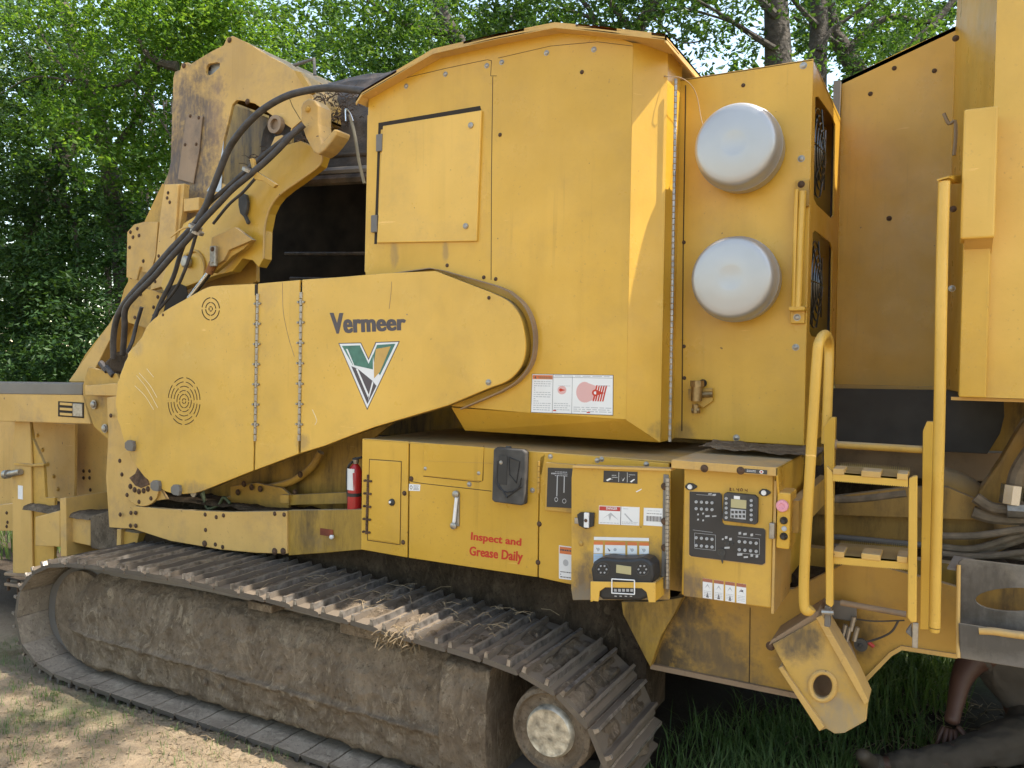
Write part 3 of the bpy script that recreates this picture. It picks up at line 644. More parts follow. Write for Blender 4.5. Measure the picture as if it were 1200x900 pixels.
def decal(name, quad, P, par, items, mats, base=0, thick=.0012):
    f = quadmap(quad, P-thick); mb = MB(); mb.prism([f(0, 0), f(1, 0), f(1, 1), f(0, 1)], (0, thick*.9, 0), base)
    lay = 0
    for it in items:
        kind, mi = it[0], it[-1]; lay += 1; e = Vector((0, -.00025-.00001*lay, 0))
        if kind == 'r': _, u0, v0, u1, v1, _m = it; pts = [(u0, v0), (u1, v0), (u1, v1), (u0, v1)]
        elif kind == 'c':
            _, cu, cv, ru, rv, _m = it; pts = [(cu+ru*math.cos(k*math.pi/10), cv+rv*math.sin(k*math.pi/10)) for k in range(20)]
        elif kind == 'p': pts = it[1]
        elif kind == 'l':     # block of small print: lines
            _, u0, v0, u1, v1, n_, _m = it; rr = random.Random(n_*7+int(u0*100))
            for k in range(n_):
                va = v0+(v1-v0)*(k+.25)/n_; vb = v0+(v1-v0)*(k+.62)/n_; u = u0
                while u < u1-.01:
                    ue = min(u1, u+(u1-u0)*rr.uniform(.06, .2)); q = [f(a, b) +e for a, b in ((u, va), (ue, va), (ue, vb), (u, vb))]
                    mb.add(q, [(3, 2, 1, 0)], mi); u = ue+(u1-u0)*.035
                    if rr.random() < .08: break
            continue
        q = [f(a, b)+e for a, b in pts]; mb.add(q, [tuple(range(len(q)-1, -1, -1))], mi)
    return mb.build(name, mats, par)
ww = text('lettering', 'Vermeer', [(387, 366.5), (475, 368), (475, 387), (388.5, 391.5)], GP, M['dgrey'], gr_, offset=.022, spacing=1.06, bold=.0042)
ww['label'] = 'dark grey bold lettering reading Vermeer'
MB().lathe(W(477, 368.5, GP), (0, -1, 0), [(0, .0035), (.0006, .0035)], 10).build('trademark', M['ys'], gr_)
# V emblem: pixel polygons (crop scale 7.2)
def ep(l): return [(380+a/7.2, 360+b/7.2) for a, b in l]
emb = MB()
def el(pts, lay, mi): q = WP(ep(pts), GP-.0005-.0004*lay); emb.prism(q, (0, .0004, 0), mi)
Vo = [(118, 302), (310, 298), (374, 432), (432, 294), (638, 286), (362, 868)]
Vw = [(128, 309), (306, 305), (374, 448), (438, 301), (626, 294), (362, 852)]
Vi = [(148, 326), (300, 322), (374, 478), (446, 318), (600, 308), (364, 816)]
el(Vo, 0, 1); el(Vw, 1, 0); el([(148, 326), (300, 322), (374, 478), (410, 400), (410, 525), (240, 487)], 2, 2)
el([(446, 318), (600, 308), (470, 574), (458, 560), (420, 470), (410, 405)], 2, 2)
el([(436, 352), (560, 330), (470, 545), (420, 600), (418, 480)], 3, 3)
el([(228, 497), (280, 518), (405, 620), (440, 664), (364, 816)], 2, 1)
el([(182, 352), (196, 352), (262, 512), (246, 492)], 3, 0); el([(266, 516), (282, 520), (376, 740), (368, 760)], 3, 0); el([(376, 740), (405, 622), (414, 640), (372, 790)], 3, 0)
emb.build('emblem', [M['white'], M['dgrey'], M['green'], M['yl']], gr_)['label'] = 'green white and grey V emblem, partly peeled'

# ---- engine housing (pod)
L_ = W(430, 200, POD).x; 
pod = empty('_', (0, 0, 0), 'x', 'x'); bpy.data.objects.remove(pod)
# body: front plate, chamfer, side, bevel below
c1 = W(737.5, 300, POD); XA = c1.x; XB = XA+.105; YB = POD+.10
zt = lambda x: None
fr = [(427, 318), (431.5, 112), (508, 66), (580, 45), (650, 32), (700, 36), (743, 50), (732, 492), (622, 484.5), (529, 476)]
front_pts = WP(fr, POD); zbev = W(732, 492, POD).z
for p in front_pts:
    if abs(p.x-XA) < .05: p.x = XA
body = MB()
body.prism(front_pts, (0, .012, 0))
hs = body.build('engine_housing', M['y'], root, bev=.003); hs['label'] = 'tall yellow engine housing with folded roof'
zb = W(700, 514, POD+.09).z
YBv = POD+.085
lx0, lx1 = W(530, 477, POD).x, W(545, 507, YBv).x
ztop = 2.92
bv = MB()
bv.add([W(529, 477.5, POD), Vector((XA, POD, zbev)), Vector((XB, YB, zb)), Vector((lx1, YBv, zb))], [(0, 3, 2, 1)])
bv.add([Vector((lx1, YBv, zb)), Vector((XB, YB, zb)), Vector((XB, 4.0, zb)), Vector((lx1, 4.0, zb))], [(0, 3, 2, 1)])
for i, f in enumerate(bv.f): bv.f[i] = tuple(reversed(f))
bv.build('lower_bevel', M['y'], hs)
ch = MB(); zc = W(743, 50, POD).z
ch.add([Vector((XA, POD, zbev)), Vector((XB, YB, zb)), Vector((XB, YB, zc)), Vector((XA, POD, zc))], [(0, 1, 2, 3)])
ch.build('corner_chamfer', M['y'], hs)
sdp = MB(); sdp.box((XB-.012, YB, zb), (XB, RAD+.02, zc)); sdp.build('side_panel', M['y'], hs, bev=.001)
lf = MB(); lf.box((W(428, 200, POD).x-.001, POD+.012, 1.45), (W(428, 200, POD).x+.012, 4.0, 2.78)); lf.build('end_panel', M['y'], hs)
MB().box((W(428, 200, POD).x+.02, 3.9, .9), (XB-.02, 4.0, 2.7)).build('rear_panel', M['yr'], hs)
hinge_line(792, 92, 785, 518, YB-.004, hs, r=.0065, nseg=60, tabs=False, mt=mat('hinge_metal', (.30, .28, .27), .4, .8, var=.3, vscale=40))
for o in [o for o in hs.children if o.name.startswith('hinge')]: pass
# roof
rf = [(417, 117), (424, 106), (507.5, 57), (580, 40), (650, 26), (700, 30.5), (746, 36), (781, 40)]
rp = WP(rf, POD-.06); up3 = Vector((0, 0, -.012))
roof = MB()
yb = 4.0
for i in range(len(rp)-1):
    a, b = rp[i], rp[i+1]; roof.prism([a, b, Vector((b.x, yb, b.z+.0)), Vector((a.x, yb, a.z))], (0, 0, -.01))
# front lip folded down
for i in range(len(rp)-1):
    a, b = rp[i], rp[i+1]; roof.prism([a, b, b+Vector((0, 0, -.022)), a+Vector((0, 0, -.022))], (0, .006, 0))
e = rp[-1]; roof.prism([e, Vector((e.x, yb, e.z)), Vector((e.x, yb, e.z-.03)), e+Vector((0, 0, -.03))], (-.006, 0, 0))
# closing soffit between lip and front plate
for i in range(1, len(rp)-1):
    a, b = rp[i], rp[i+1]; d = Vector((0, 0, -.020)); roof.prism([a+d, b+d, Vector((b.x, POD+.1, b.z))+d, Vector((a.x, POD+.1, a.z))+d], (0, 0, .004))
roof.build('roof', M['yl'], hs)['label'] = 'folded sheet metal roof with weathered overhanging edge'
# seams and fasteners on the front
def seam(pts, P, par, r=.0016, mt=None): 
    m_ = MB(); q = WP(pts, P)
    for i in range(len(q)-1): m_.tube([q[i], q[i+1]], r, 5)
    return m_.build('seam', mt or M['gap'], par)
seam([(577.5, 90), (576, 200), (575.5, 328)], POD, hs); seam([(472, 92), (523, 80), (571, 70), (576, 71), (575, 89), (582, 89)], POD, hs, .0012)
seam([(584, 68), (645, 54), (700, 49), (742, 54)], POD, hs, .0010)
for x, y in ((476, 101), (522, 87), (570.5, 77), (588, 73), (640.5, 62), (696, 58)): bolt(x, y, POD, hs, .0085)
for x, y in ((682, 84.5), (586, 158), (581, 327), (524, 311), (584, 448), (567, 325)): bolt(x, y, POD, hs, .0065, BR)
rect('door_gap', 443, 131, 561, 286, POD-.0015, .003, M['gap'], hs, 0)
for o in hs.children:
    if o.name == 'door_gap': o.data.clear_geometry(); 
m_ = MB(); m_.prism(WP([(443.5, 144), (562.5, 124), (564, 130), (446, 152), (441.5, 286), (438.5, 286)], POD-.0015), (0, .003, 0))
bpy.data.objects.remove([o for o in hs.children if o.name == 'door_gap'][0]); m_.build('door_gap', M['gap'], hs)
dr = MB(); dq = [(448.5, 147.5), (564, 129), (558.5, 282.5), (441.5, 284.5)]
dr.prism(WP(dq, POD-.012), (0, .012, 0)); dr = dr.build('access_door', M['yg'], hs, bev=.003); dr['label'] = 'square access door high on the engine housing'
for x, y in ((552, 147), (546, 265)):
    MB().lathe(W(x, y, POD-.012), (0, -1, 0), [(0, .013), (.006, .012), (.008, .006), (.006, 0)], 14).build('door_latch', M['zinc'], dr, smooth=True)
for x, y in ((444, 167), (438, 262)): rect('door_hinge', x-3.5, y-10, x+3.5, y+10, POD-.016, .014, M['steel'], dr, .002)
# big warning decal
DM = [M['white'], M['orange'], M['dgrey'], M['pink'], M['redtxt'], M['grey'], M['blue']]
st = []
for k in range(7):
    u = .79+.018*k; st.append(('p', [(u, .42-.0*k), (u+.012, .42), (u-.028, .58), (u-.04, .58)], 2))
wdec = decal('warning_decal', [(623.5, 438), (718.8, 439.5), (718.5, 487), (622, 483.5)], POD, hs, [
    ('r', .006, .012, .994, .985, 0), ('r', .01, .03, .265, .135, 1), ('r', .268, .012, .273, .985, 2), ('r', .508, .06, .512, .985, 2), ('r', .273, .075, .99, .083, 2),
    ('p', [(.03, .12), (.045, .05), (.06, .12)], 2), ('l', .075, .05, .25, .115, 1, 4),
    ('l', .03, .17, .25, .95, 14, 5), ('l', .29, .72, .49, .93, 4, 5), ('l', .53, .80, .98, .95, 3, 5), ('l', .29, .02, .97, .07, 1, 5),
    ('c', .385, .40, .055, .11, 3), ('c', .37, .40, .02, .04, 4), ('p', [(.38, .37), (.43, .40), (.38, .43)], 4),
    ('c', .66, .44, .10, .26, 3), ('p', [(.66, .18), (.80, .28), (.80, .60), (.68, .70)], 3)]+
    [('p', [(.80+.028*k, .26), (.818+.028*k, .26), (.775+.028*k, .66), (.757+.028*k, .66)], 4) for k in range(5)]+
    [('c', .79, .45, .04, .085, 4), ('c', .79, .45, .018, .04, 0), ('p', [(.80, .38), (.90, .45), (.80, .52)], 4),
    ('r', .28, .91, .32, .94, 4), ('r', .69, .93, .73, .96, 4), ('l', .34, .28, .49, .31, 1, 5), ('l', .83, .25, .97, .3, 1, 5)], DM, base=2)
wdec['label'] = 'white warning decal with red danger zone diagrams'
text('lettering', 'WARNING', [(631, 441), (647, 441.3), (647, 444.2), (631, 444)], POD-.0016, M['ys'], wdec, offset=.02)

# ---- radiator cabinet
RX = W(947.5, 300, RAD).x
rzt, rzl = W(952, 69, RAD).z, W(805, 92, RAD).z
rb = W(870, 518, RAD).z
cab = MB(); x0 = XB-.05
cab.prism([Vector((x0, RAD, rb)), Vector((RX, RAD, rb)), Vector((RX, RAD, rzt)), Vector((x0, RAD, rzl))], (0, .012, 0))
cab = cab.build('radiator_cabinet', M['y'], root, bev=.003); cab['label'] = 'yellow cabinet carrying two round air intake caps'
# right side wall with two rounded openings, built on X = RX
def WX(x, y, X): v = ray(x, y); return O+v*(X/v.x)
def sidepts(l): return [WX(x, y, RX) for x, y in l]
ybk = 4.1
op1 = sidepts([(955.5, 114), (959, 113), (975, 136), (979, 146), (977, 252), (974, 256), (957, 240), (953.5, 232)])
op2 = sidepts([(952.5, 273), (955, 270), (973, 284), (975.5, 292), (974, 392), (971, 397), (951, 394), (948.5, 388)])
sw = MB(); sw.prism([Vector((RX, RAD+.012, rb)), Vector((RX, ybk, rb)), Vector((RX, ybk, rzt+.02)), Vector((RX, RAD+.012, rzt))], (-.006, 0, 0), 0, [op1, op2])
sw.build('side_panel', M['y'], cab)
tp = MB(); tp.prism([Vector((x0, RAD, rzl)), Vector((RX, RAD, rzt)), Vector((RX, ybk, rzt)), Vector((x0, ybk, rzl))], (0, 0, -.006)); tp.build('top_panel', M['yl'], cab)
MB().box((RX-.30, RAD+.05, rb), (RX-.28, ybk, rzt-.03)).build('inner_wall', M['yr'], cab)
MB().box((RX-.3, ybk, rb), (RX-.0, ybk+.01, rzt)).build('back_wall', M['yr'], cab)
for (pts) in (op1, op2):
    c = sum(pts, Vector())/len(pts); ys_ = [p.y for p in pts]; zs_ = [p.z for p in pts]; r = (max(ys_)-min(ys_))*.44
    c = Vector((RX-.022, RAD+.27, c.z)); r = .175; fan = MB()
    for k in range(6):
        R_ = r*(k+1)/6; ringp = [c+Vector((.03-.03*(k/6)**2, R_*math.cos(t*math.pi/16), R_*math.sin(t*math.pi/16))) for t in range(33)]
        fan.tube(ringp, .0035, 5, caps=False)
    for k in range(8):
        a = k*math.pi/4; fan.tube([c+Vector((.035, 0, 0)), c+Vector((.02, r*math.cos(a), r*math.sin(a)))], .003, 5)
    fo = fan.build('fan_guard', M['grille'], cab, smooth=True)
    bl = MB()
    for k in range(7):
        a = k*2*math.pi/7; d1 = Vector((0, math.cos(a), math.sin(a))); d2 = Vector((0, math.cos(a+.5), math.sin(a+.5)))
        bl.prism([c+d1*.04+Vector((-.02, 0, 0)), c+d1*r*.95+Vector((-.03, 0, 0)), c+d2*r*.95+Vector((.0, 0, 0)), c+d2*.04+Vector((0, 0, 0))], (-.004, 0, 0))
    bl.lathe(c+Vector((-.03, 0, 0)), (1, 0, 0), [(0, .05), (.05, .05), (.055, .03)], 16)
    bl.build('fan_blades', M['blackd'], fo)
    sh = MB(); sh.lathe(c+Vector((-.06, 0, 0)), (1, 0, 0), [(0, r*1.12), (.02, r*1.12)], 32); sh.build('fan_shroud', M['blackd'], fo)
for x, y in ((899.5+42, 77), (939, 186), (932.5, 407), (863, 513), (942, 215)): bolt(x, y, RAD, cab, .010)
for x, y in ((801.5, 406), (795.5+6, 284), (802, 443), (871, 100)): bolt(x, y, RAD, cab, .006, BR)
seam([(803.5, 100), (800.5, 300), (799, 505)], RAD-.002, cab, .002)
# intake caps
for (fx, fy, bx, by) in ((860.5, 168, 867, 175), (856.5, 325, 863.5, 329)):
    c0 = W(fx, fy, RAD-.165); sc_ = (RAD-.165)/(.8796+.4756*(fx-600)/F)/F
    r = 46.5*sc_
    dome = MB().lathe(c0, (0, -1, 0), [(-.165, r*.80), (-.150, r*1.06), (-.085, r*1.085), (-.080, r*1.10), (-.070, r*1.10), (-.064, r*1.065), (-.022, r*1.045), (-.008, r*1.01), (-.001, r*.965), (.002, r*.92), (.004, r*.8), (.008, r*.6), (.010, r*.36), (.0095, r*.28), (.0075, r*.18), (.007, 0)], 64)
    d = dome.build('air_intake_cap', M['alu'], cab, smooth=True)
    d['label'] = ('upper' if fy < 200 else 'lower')+' round aluminium air intake cap'
    rect('cap_clip', fx+5-4, fy+46, fx+5+4, fy+49, RAD-.09, .02, M['rust'], d, .001)
# vertical bracket bar
vb = MB().tube([W(941, 224, RAD-.05), W(935, 360, RAD-.05)], .013, 12).build('grab_bar', M['yg'], cab, smooth=True)
m_ = MB(); m_.tube([W(933.5, 222, RAD-.05), W(929.5, 360, RAD-.05)], .008, 8); m_.build('bar_web', M['y'], vb, smooth=True)
rect('bar_bracket', 932, 211, 948, 242, RAD-.02, .02, M['yd'], vb); rect('bar_bracket', 926, 362, 943, 379, RAD-.02, .02, M['y'], vb)
rect('bar_shelf', 924, 359, 943, 364, RAD-.06, .06, M['y'], vb)
bolt(939, 216, RAD-.02, vb, .01, BR); bolt(934, 372, RAD-.02, vb, .01)
# hose coupling
cp = MB(); cc = W(817, 462, RAD-.03)
cp.tube([W(817, 449, RAD-.04), W(816, 470, RAD-.04)], .022, 12); cp.tube([W(817, 446, RAD-.04), W(817, 453, RAD-.04)], .028, 8)
cp.tube([W(815, 474, RAD-.04), W(815, 484, RAD-.04)], .013, 10); cp.tube([W(811, 481, RAD-.04), W(820, 481, RAD-.04)], .012, 8)
cp.tube([W(812, 463, RAD-.03), W(835, 462, RAD-.02)], .012, 8)
cp.build('drain_coupling', mat('brass', (.30, .20, .09), .45, .8, var=.3, vscale=40), cab, smooth=True)
m_ = MB(); m_.prism(WP([(806, 456), (835, 455), (835, 470), (824, 478), (807, 468)], RAD-.018), (0, .01, 0)); m_.build('coupling_bracket', M['yd'], cab, bev=.002)
MB().lathe(W(824, 449, RAD), (0, -1, 0), [(0, .016), (.004, .016)], 14).build('dark_hole', M['gap'], cab)
# hanging vine stem
tube('vine_stem', [W(776, 89, YB-.01), W(800, 92, YB-.01), W(815, 108, RAD-.05), W(822, 140, RAD-.06), W(828, 160, RAD-.12)], .0016, M['twig'], hs, seg=5)

# ---- lower storage box row
Zt, Zb_ = W(640, 531, BOX).z, W(630, 677, BOX).z
bx = empty('_b', (0, 0, 0), 'x', 'x'); bpy.data.objects.remove(bx)
bt = lambda x: 0
backing = MB(); backing.box((W(426, 580, BOX).x, BOX+.012, Zb_+.01), (W(690, 600, BOX).x, BOX+.03, Zt-.003)); 
sb = backing.build('storage_box', M['gap'], root); sb['label'] = 'row of yellow storage panels above the track'
p1 = plate('panel', [(424.5, 514), (478.5, 517.5), (477, 653.5), (423, 644)], BOX, .012, M['y'], sb)
p2 = plate('panel', [(480.2, 517.7), (640, 530), (631, 581.5), (629.5, 676.5), (478.8, 653.8)], BOX, .012, M['y'], sb)
p3 = plate('panel', [(640.5, 530), (784, 543), (784, 590), (700, 600), (700, 692), (631, 676.7), (632.5, 536)], BOX, .012, M['y'], sb)
for o in (p2, p3): pass
tpm = MB(); tpm.box((W(426, 515, BOX).x, BOX, Zt-.004), (W(790, 540, BOX).x, 3.9, Zt+.004)); tpm.build('top_panel', M['deck'], sb, bev=.003)
MB().box((W(426, 515, BOX).x, BOX+.02, Zb_), (W(426, 515, BOX).x+.01, 3.9, Zt-.005)).build('end_panel', M['yd'], sb)
MB().box((W(426, 515, BOX).x, 3.6, .7), (W(800, 540, BOX).x, 3.7, Zt+.1)).build('rear_wall', M['yo'], sb)
d1 = plate('small_door', [(433, 539), (469.5, 541.5), (468, 637.5), (431, 632)], BOX-.005, .005, M['y'], sb, bev=.004)
seam([(433, 538), (470.5, 540.7), (469, 638.5), (430.5, 633), (433, 538)], BOX, sb, .0015)
hinge_line(431.5, 556, 429.5, 626, BOX-.006, d1, r=.006, nseg=14, mt=M['rust'])
MB().lathe(W(459.5, 588.5, BOX-.005), (0, -1, 0), [(0, .016), (.006, .015), (.009, .006)], 16).build('latch', M['black'], d1, smooth=True)
MB().lathe(W(457, 588.5, BOX-.014), (0, -1, 0), [(0, .006), (.004, .005)], 10).build('keyhole', M['white'], d1)
d2 = plate('upper_panel', [(496.5, 519), (567, 524), (565, 564), (495.5, 557.5)], BOX-.004, .004, M['y'], sb, bev=.004)
seam([(481, 564), (495, 566.5), (576, 575.5)], BOX, sb, .0015); seam([(497, 540), (566, 542.5), (577, 543)], BOX-.004, d2, .0008, M['yd'])
seam([(567, 522), (566, 563), (561, 565), (496, 558)], BOX, sb, .0014)
for x, y in ((499, 549), (561.5, 554.5), (550, 567.5), (482, 561), (474, 578)): bolt(x, y, BOX, sb, .0085, BR if x < 490 else BZ)
for x, y in ((472.5, 635.5), (632, 614), (630.5, 659), (645, 535), (700, 539.5), (624, 574.5), (757.5, 544), (705, 538)): bolt(x, y, BOX, sb, .008, BR if y > 600 else BZ)
decal('small_label', [(479.5, 567), (492.5, 568), (492, 575.5), (479, 575)], BOX, p2, [('c', .2, .5, .12, .3, 2), ('c', .2, .5, .08, .2, 0), ('l', .42, .15, .9, .9, 4, 2)], DM)
# sight gauge
sg = MB(); sg.tube([W(535, 583, BOX-.012), W(532, 612, BOX-.012)], .0075, 10)
sgo = sg.build('sight_gauge', M['white'], sb, smooth=True)
m_ = MB(); q0, q1 = W(534.5, 579, BOX-.006), W(532, 616, BOX-.006)
for q in (q0, q1): m_.lathe(q, (0, -1, 0), [(-.006, .015), (.008, .015), (.012, .008)], 14)
m_.box((q0.x-.0, BOX-.006, q1.z), (q0.x+.016, BOX, q0.z)); m_.build('gauge_fitting', M['zinc'], sgo, smooth=True)
# manual holder (black)
mh = plate('document_holder', [(578, 526.5), (582, 524), (612, 527), (616, 530), (614, 591), (610, 592.5), (579, 588.5), (576, 586)], BOX-.035, .035, M['blackd'], sb, bev=.006)
mh['label'] = 'black plastic document holder on the yellow panel'
plate('holder_tab', [(592, 522.5), (598.5, 523), (598.5, 528), (592, 527.5)], BOX-.02, .01, M['blackd'], mh)
tube('holder_rib', WP([(583, 540), (582, 560), (584, 571), (594, 577), (607, 572), (611, 560)], BOX-.037), .0025, M['black'], mh, seg=6)
tube('holder_rib', WP([(583, 566), (594, 583), (611, 570)], BOX-.037), .003, M['black'], mh, seg=6, sm=False)
tube('holder_rib', WP([(596, 536), (609, 541), (605, 566), (597, 556), (596, 536)], BOX-.037), .0022, M['black'], mh, seg=6, sm=False)
rect('holder_slot', 584, 534, 594, 568, BOX-.037, .003, M['black'], mh, 0)
bolt(587, 542, BOX-.037, mh, .006)
# text
t1 = text('lettering', 'Inspect and', [(552.5, 623.5), (611, 631), (610.5, 642.5), (551.5, 635.5)], BOX, M['redtxt'], p2, offset=.02, spacing=1.04, bold=.0012)
t2 = text('lettering', 'Grease Daily', [(550.5, 640), (613, 646.5), (612, 662), (550, 654)], BOX, M['redtxt'], p2, offset=.02, spacing=1.04, bold=.0012)
t1['label'] = 'red lettering reading Inspect and'; t2['label'] = 'red lettering reading Grease Daily'
# recessed gauge window left of the open door
gw = rect('frame_trim', 639, 543, 673, 600, BOX-.012, .012, M['yd'], sb, .003)
gwin = decal('gauge_chart', [(642, 548), (671, 549), (670, 595.5), (640.5, 594)], BOX-.013, gw, [('l', .15, .1, .3, .2, 1, 1), ('r', .38, .2, .42, .72, 1), ('r', .66, .2, .70, .62, 1), ('c', .38, .8, .07, .06, 1), ('c', .38, .8, .05, .04, 0), ('c', .7, .83, .08, .06, 1), ('c', .7, .83, .06, .045, 0), ('l', .3, .08, .8, .22, 3, 1)], [M['panelblk'], M['grey']], thick=.002)
hinge_line(631.5, 540, 631, 578, BOX-.004, sb, r=.006, nseg=6, mt=M['yd'], tabs=False)
decal('warning_label', [(655, 639), (671, 641), (671, 680), (655, 678)], BOX, p3, [('r', .05, .03, .95, .24, 1), ('l', .1, .07, .9, .2, 1, 2), ('l', .1, .75, .9, .98, 3, 2), ('c', .5, .5, .2, .1, 5)], DM)

# ---- open door with the radio remote in its holder
DP = 2.72
door = plate('open_door', [(671, 547.5), (785.5, 551), (785, 575), (784.5, 703), (671, 703.5), (669, 690), (669.5, 560)], DP, .010, M['door'], root)
door['label'] = 'grimy open door carrying safety decals and a remote holder'
m_ = MB(); m_.prism(WP([(671, 545.5), (786.5, 549.5), (786.5, 552), (671, 548)], DP-.012), (0, .05, 0)); m_.build('door_lip', M['yl'], door)
hinge_line(782.5, 560, 781.5, 690, DP-.006, door, r=.008, nseg=26, mt=M['zinc'], tabs=False)
rect('hinge_leaf', 776, 556, 782, 690, DP-.004, .004, M['steel'], door, .001)
for y in (570, 611, 642): bolt(779, y, DP-.004, door, .010, BR)
decal('safety_label', [(707.5, 551.5), (747, 553), (747, 567), (707, 565)], DP, door, [('p', [(.08, .8), (.2, .6), (.24, .7), (.12, .9)], 1), ('r', .45, .08, .46, .92, 1), ('r', .7, .08, .71, .92, 1), ('p', [(.53, .5), (.57, .75), (.64, .5), (.58, .85)], 1), ('p', [(.78, .85), (.9, .6), (.93, .65), (.83, .9)], 1), ('l', .25, .3, .42, .8, 3, 2), ('l', .75, .2, .95, .5, 2, 2)], [M['panelblk'], M['white'], M['grey']])
d_ = decal('danger_label', [(702, 592.5), (749.5, 594.5), (749, 616), (701.5, 614)], DP, door, [('r', .01, .03, .53, .26, 7), ('r', .54, .0, .555, 1, 2), ('l', .03, .88, .5, .97, 1, 5), ('l', .58, .8, .96, .96, 2, 5), ('p', [(.1, .7), (.3, .35), (.5, .75), (.32, .5), (.28, .8), (.24, .5)], 5), ('p', [(.65, .35), (.85, .8), (.8, .8), (.63, .4)], 5), ('l', .6, .08, .75, .16, 1, 5)], DM+[M['dred']], base=0)
text('lettering', 'DANGER', [(710.5, 593.9), (723.5, 594.5), (723.3, 597.6), (710.3, 597)], DP-.002, M['white'], d_, offset=.02)
decal('bar_code_label', [(754.5, 595), (778, 596), (777.5, 617), (754, 615.5)], DP, door, [('l', .2, .12, .8, .2, 1, 5), ('l', .15, .28, .9, .36, 1, 2)]+[('r', .15+.055*k, .45, .15+.055*k+(.028 if k % 3 else .04), .75, 2) for k in range(14)], DM, base=0)
ds = decal('pictogram_label', [(696, 629), (760.5, 630.5), (760.5, 661), (695.5, 660)], DP, door,
    [('r', .0, .0, 1, .12, 0)]+[it for (u0, u1) in ((.0, .17), (.21, .58), (.62, .79), (.83, 1.0)) for it in (('r', u0, .17, u1, .30, 1), ('r', u0, .30, u1, .62, 0), ('r', u0, .64, u1, 1, 6), ('p', [(u0+.04, .4), (u0+.1, .5), (u0+.08, .55)], 2), ('c', (u0+u1)/2, .47, .03, .06, 5), ('l', u0+.03, .7, u1-.03, .85, 2, 5))]+[('p', [(.37, .98), (.4, .85), (.43, .98)], 2), ('p', [(.45, .98), (.48, .85), (.51, .98)], 2)], [M['white'], M['orange'], M['dgrey'], M['pink'], M['redtxt'], M['grey'], M['blue'], M['yd']], base=7)
# T handle latch
lt = MB(); lt.prism(WP([(676, 603), (680, 600.5), (695, 601), (696, 602), (695, 617), (686, 620), (678, 616)], DP-.012), (0, .012, 0)); lt = lt.build('door_latch', M['black'], door, bev=.003)
rect('latch_handle', 684, 601, 689.5, 618.5, DP-.02, .01, M['white'], lt, .002); bolt(686.5, 610, DP-.02, lt, .005, BR)
rect('latch_tongue', 673, 607, 678, 614, DP-.008, .01, M['zinc'], lt, .002)
bolt(681, 637, DP, door, .008, BY)
plate('scratch', [(745, 576), (752, 572.5), (751.5, 574), (746, 577)], DP-.0006, .0005, M['white'], door, bev=0)
# holder bracket
hb = MB(); hb.prism(WP([(692, 681.5), (768, 683), (768, 706), (760, 706), (757.5, 694), (752, 689.5), (709, 688.5), (702.5, 693), (701, 705), (692, 704)], DP-.10), (0, .006, 0))
hb = hb.build('remote_holder', M['yg'], door, bev=.002)
m_ = MB(); m_.prism(WP([(692, 682), (768, 683.5), (768, 686), (692, 684.5)], DP-.094), (0, .094, 0))
for xx in (692, 766): m_.prism(WP([(xx, 683), (xx+2, 683), (xx+2, 705), (xx, 705)], DP-.094), (0, .094, 0))
m_.build('holder_shelf', M['y'], hb)

# ---- control console
CP = 2.75
cx0, cx1, cz0, cz1 = rectpts(800, 548, 907.5, 706, CP)
cz0 = W(850, 705, CP).z
con = MB(); con.box((cx0, CP, cz0), (cx1, 3.35, cz1-.01)); con = con.build('control_console', M['y'], root, bev=.004)
con['label'] = 'yellow control console with black switch panel'
cf = MB(); cf.prism(WP([(802, 549), (906, 556), (903.5, 712), (801, 698.5)], CP-.006), (0, .006, 0)); cf.build('console_face', M['cons'], con, bev=.002)
MB().box((cx1-.002, CP-.014, cz0-.012), (cx1+.006, CP+.3, cz1-.03)).build('console_edge', M['yl'], con)
MB().box((W(785.5, 600, 2.86).x, 2.86, cz0-.02), (cx0+.01, 2.88, cz1)).build('filler_strip', M['yo'], con)
# hood
hd = MB(); hx0, hx1 = W(786.5, 545, CP-.05).x, W(912, 550, CP-.05).x; hz = W(850, 543.5, CP-.05).z; hzb = W(850, 553.5, CP-.05).z; hzt = W(860, 527, RAD).z
hd.prism([(hx0, CP-.05, hz), (hx0, CP-.05, hzb), (hx0, CP-.044, hzb), (hx0, CP-.04, hz-.006), (hx0, RAD-.02, hzt-.006), (hx0, RAD-.02, hzt)], (hx1-hx0, 0, 0))
hdo = hd.build('hood', M['yl'], con, bev=.002)
m_ = MB(); m_.prism([(hx1, CP-.05, hz), (hx1, CP-.05, hzb), (hx1, CP+.0, hzb-.1), (hx1, RAD-.02, hzb-.1), (hx1, RAD-.02, hzt)], (-.006, 0, 0)); m_.build('hood_side', M['y'], hdo)
for x in (825.5, 868): bolt(x, 549 if x < 850 else 551.5, CP-.05, hdo, .010, BR)
decal('hood_label', [(872.5, 549), (899, 551), (899, 556), (872.5, 554)], CP-.05, hdo, [('c', .75, .5, .09, .4, 1), ('c', .75, .5, .05, .22, 2), ('l', .1, .2, .5, .8, 2, 1)], [M['blackd'], M['white'], M['dred']])
mudsheet('dust_pile', (hx0+.02, hx1+.08), [(2.98, W(860, 527, 2.98).z-.002), (3.02, W(860, 526, 3.02).z+.004), (3.12, W(860, 520, 3.12).z-.004), (3.19, W(860, 516, 3.19).z-.002), (3.2, W(860, 514, 3.2).z-.02)], .008, M['mud'], con, nx=70, seed=8)
for x, y in ((808.5, 570.5), (895, 577.5)):
    MB().prism(WP([(x-6, y-1), (x-2, y-4.5), (x+3, y-4), (x+8, y-1), (x+8, y+1), (x+3, y+4), (x-2, y+4), (x-6, y+1)], CP-.012), (0, .008, 0)).build('quarter_turn_latch', M['black'], con, bev=.002)
    MB().lathe(W(x, y, CP-.013), (0, -1, 0), [(0, .009), (.004, .008)], 12).build('latch_screw', M['white'], con)
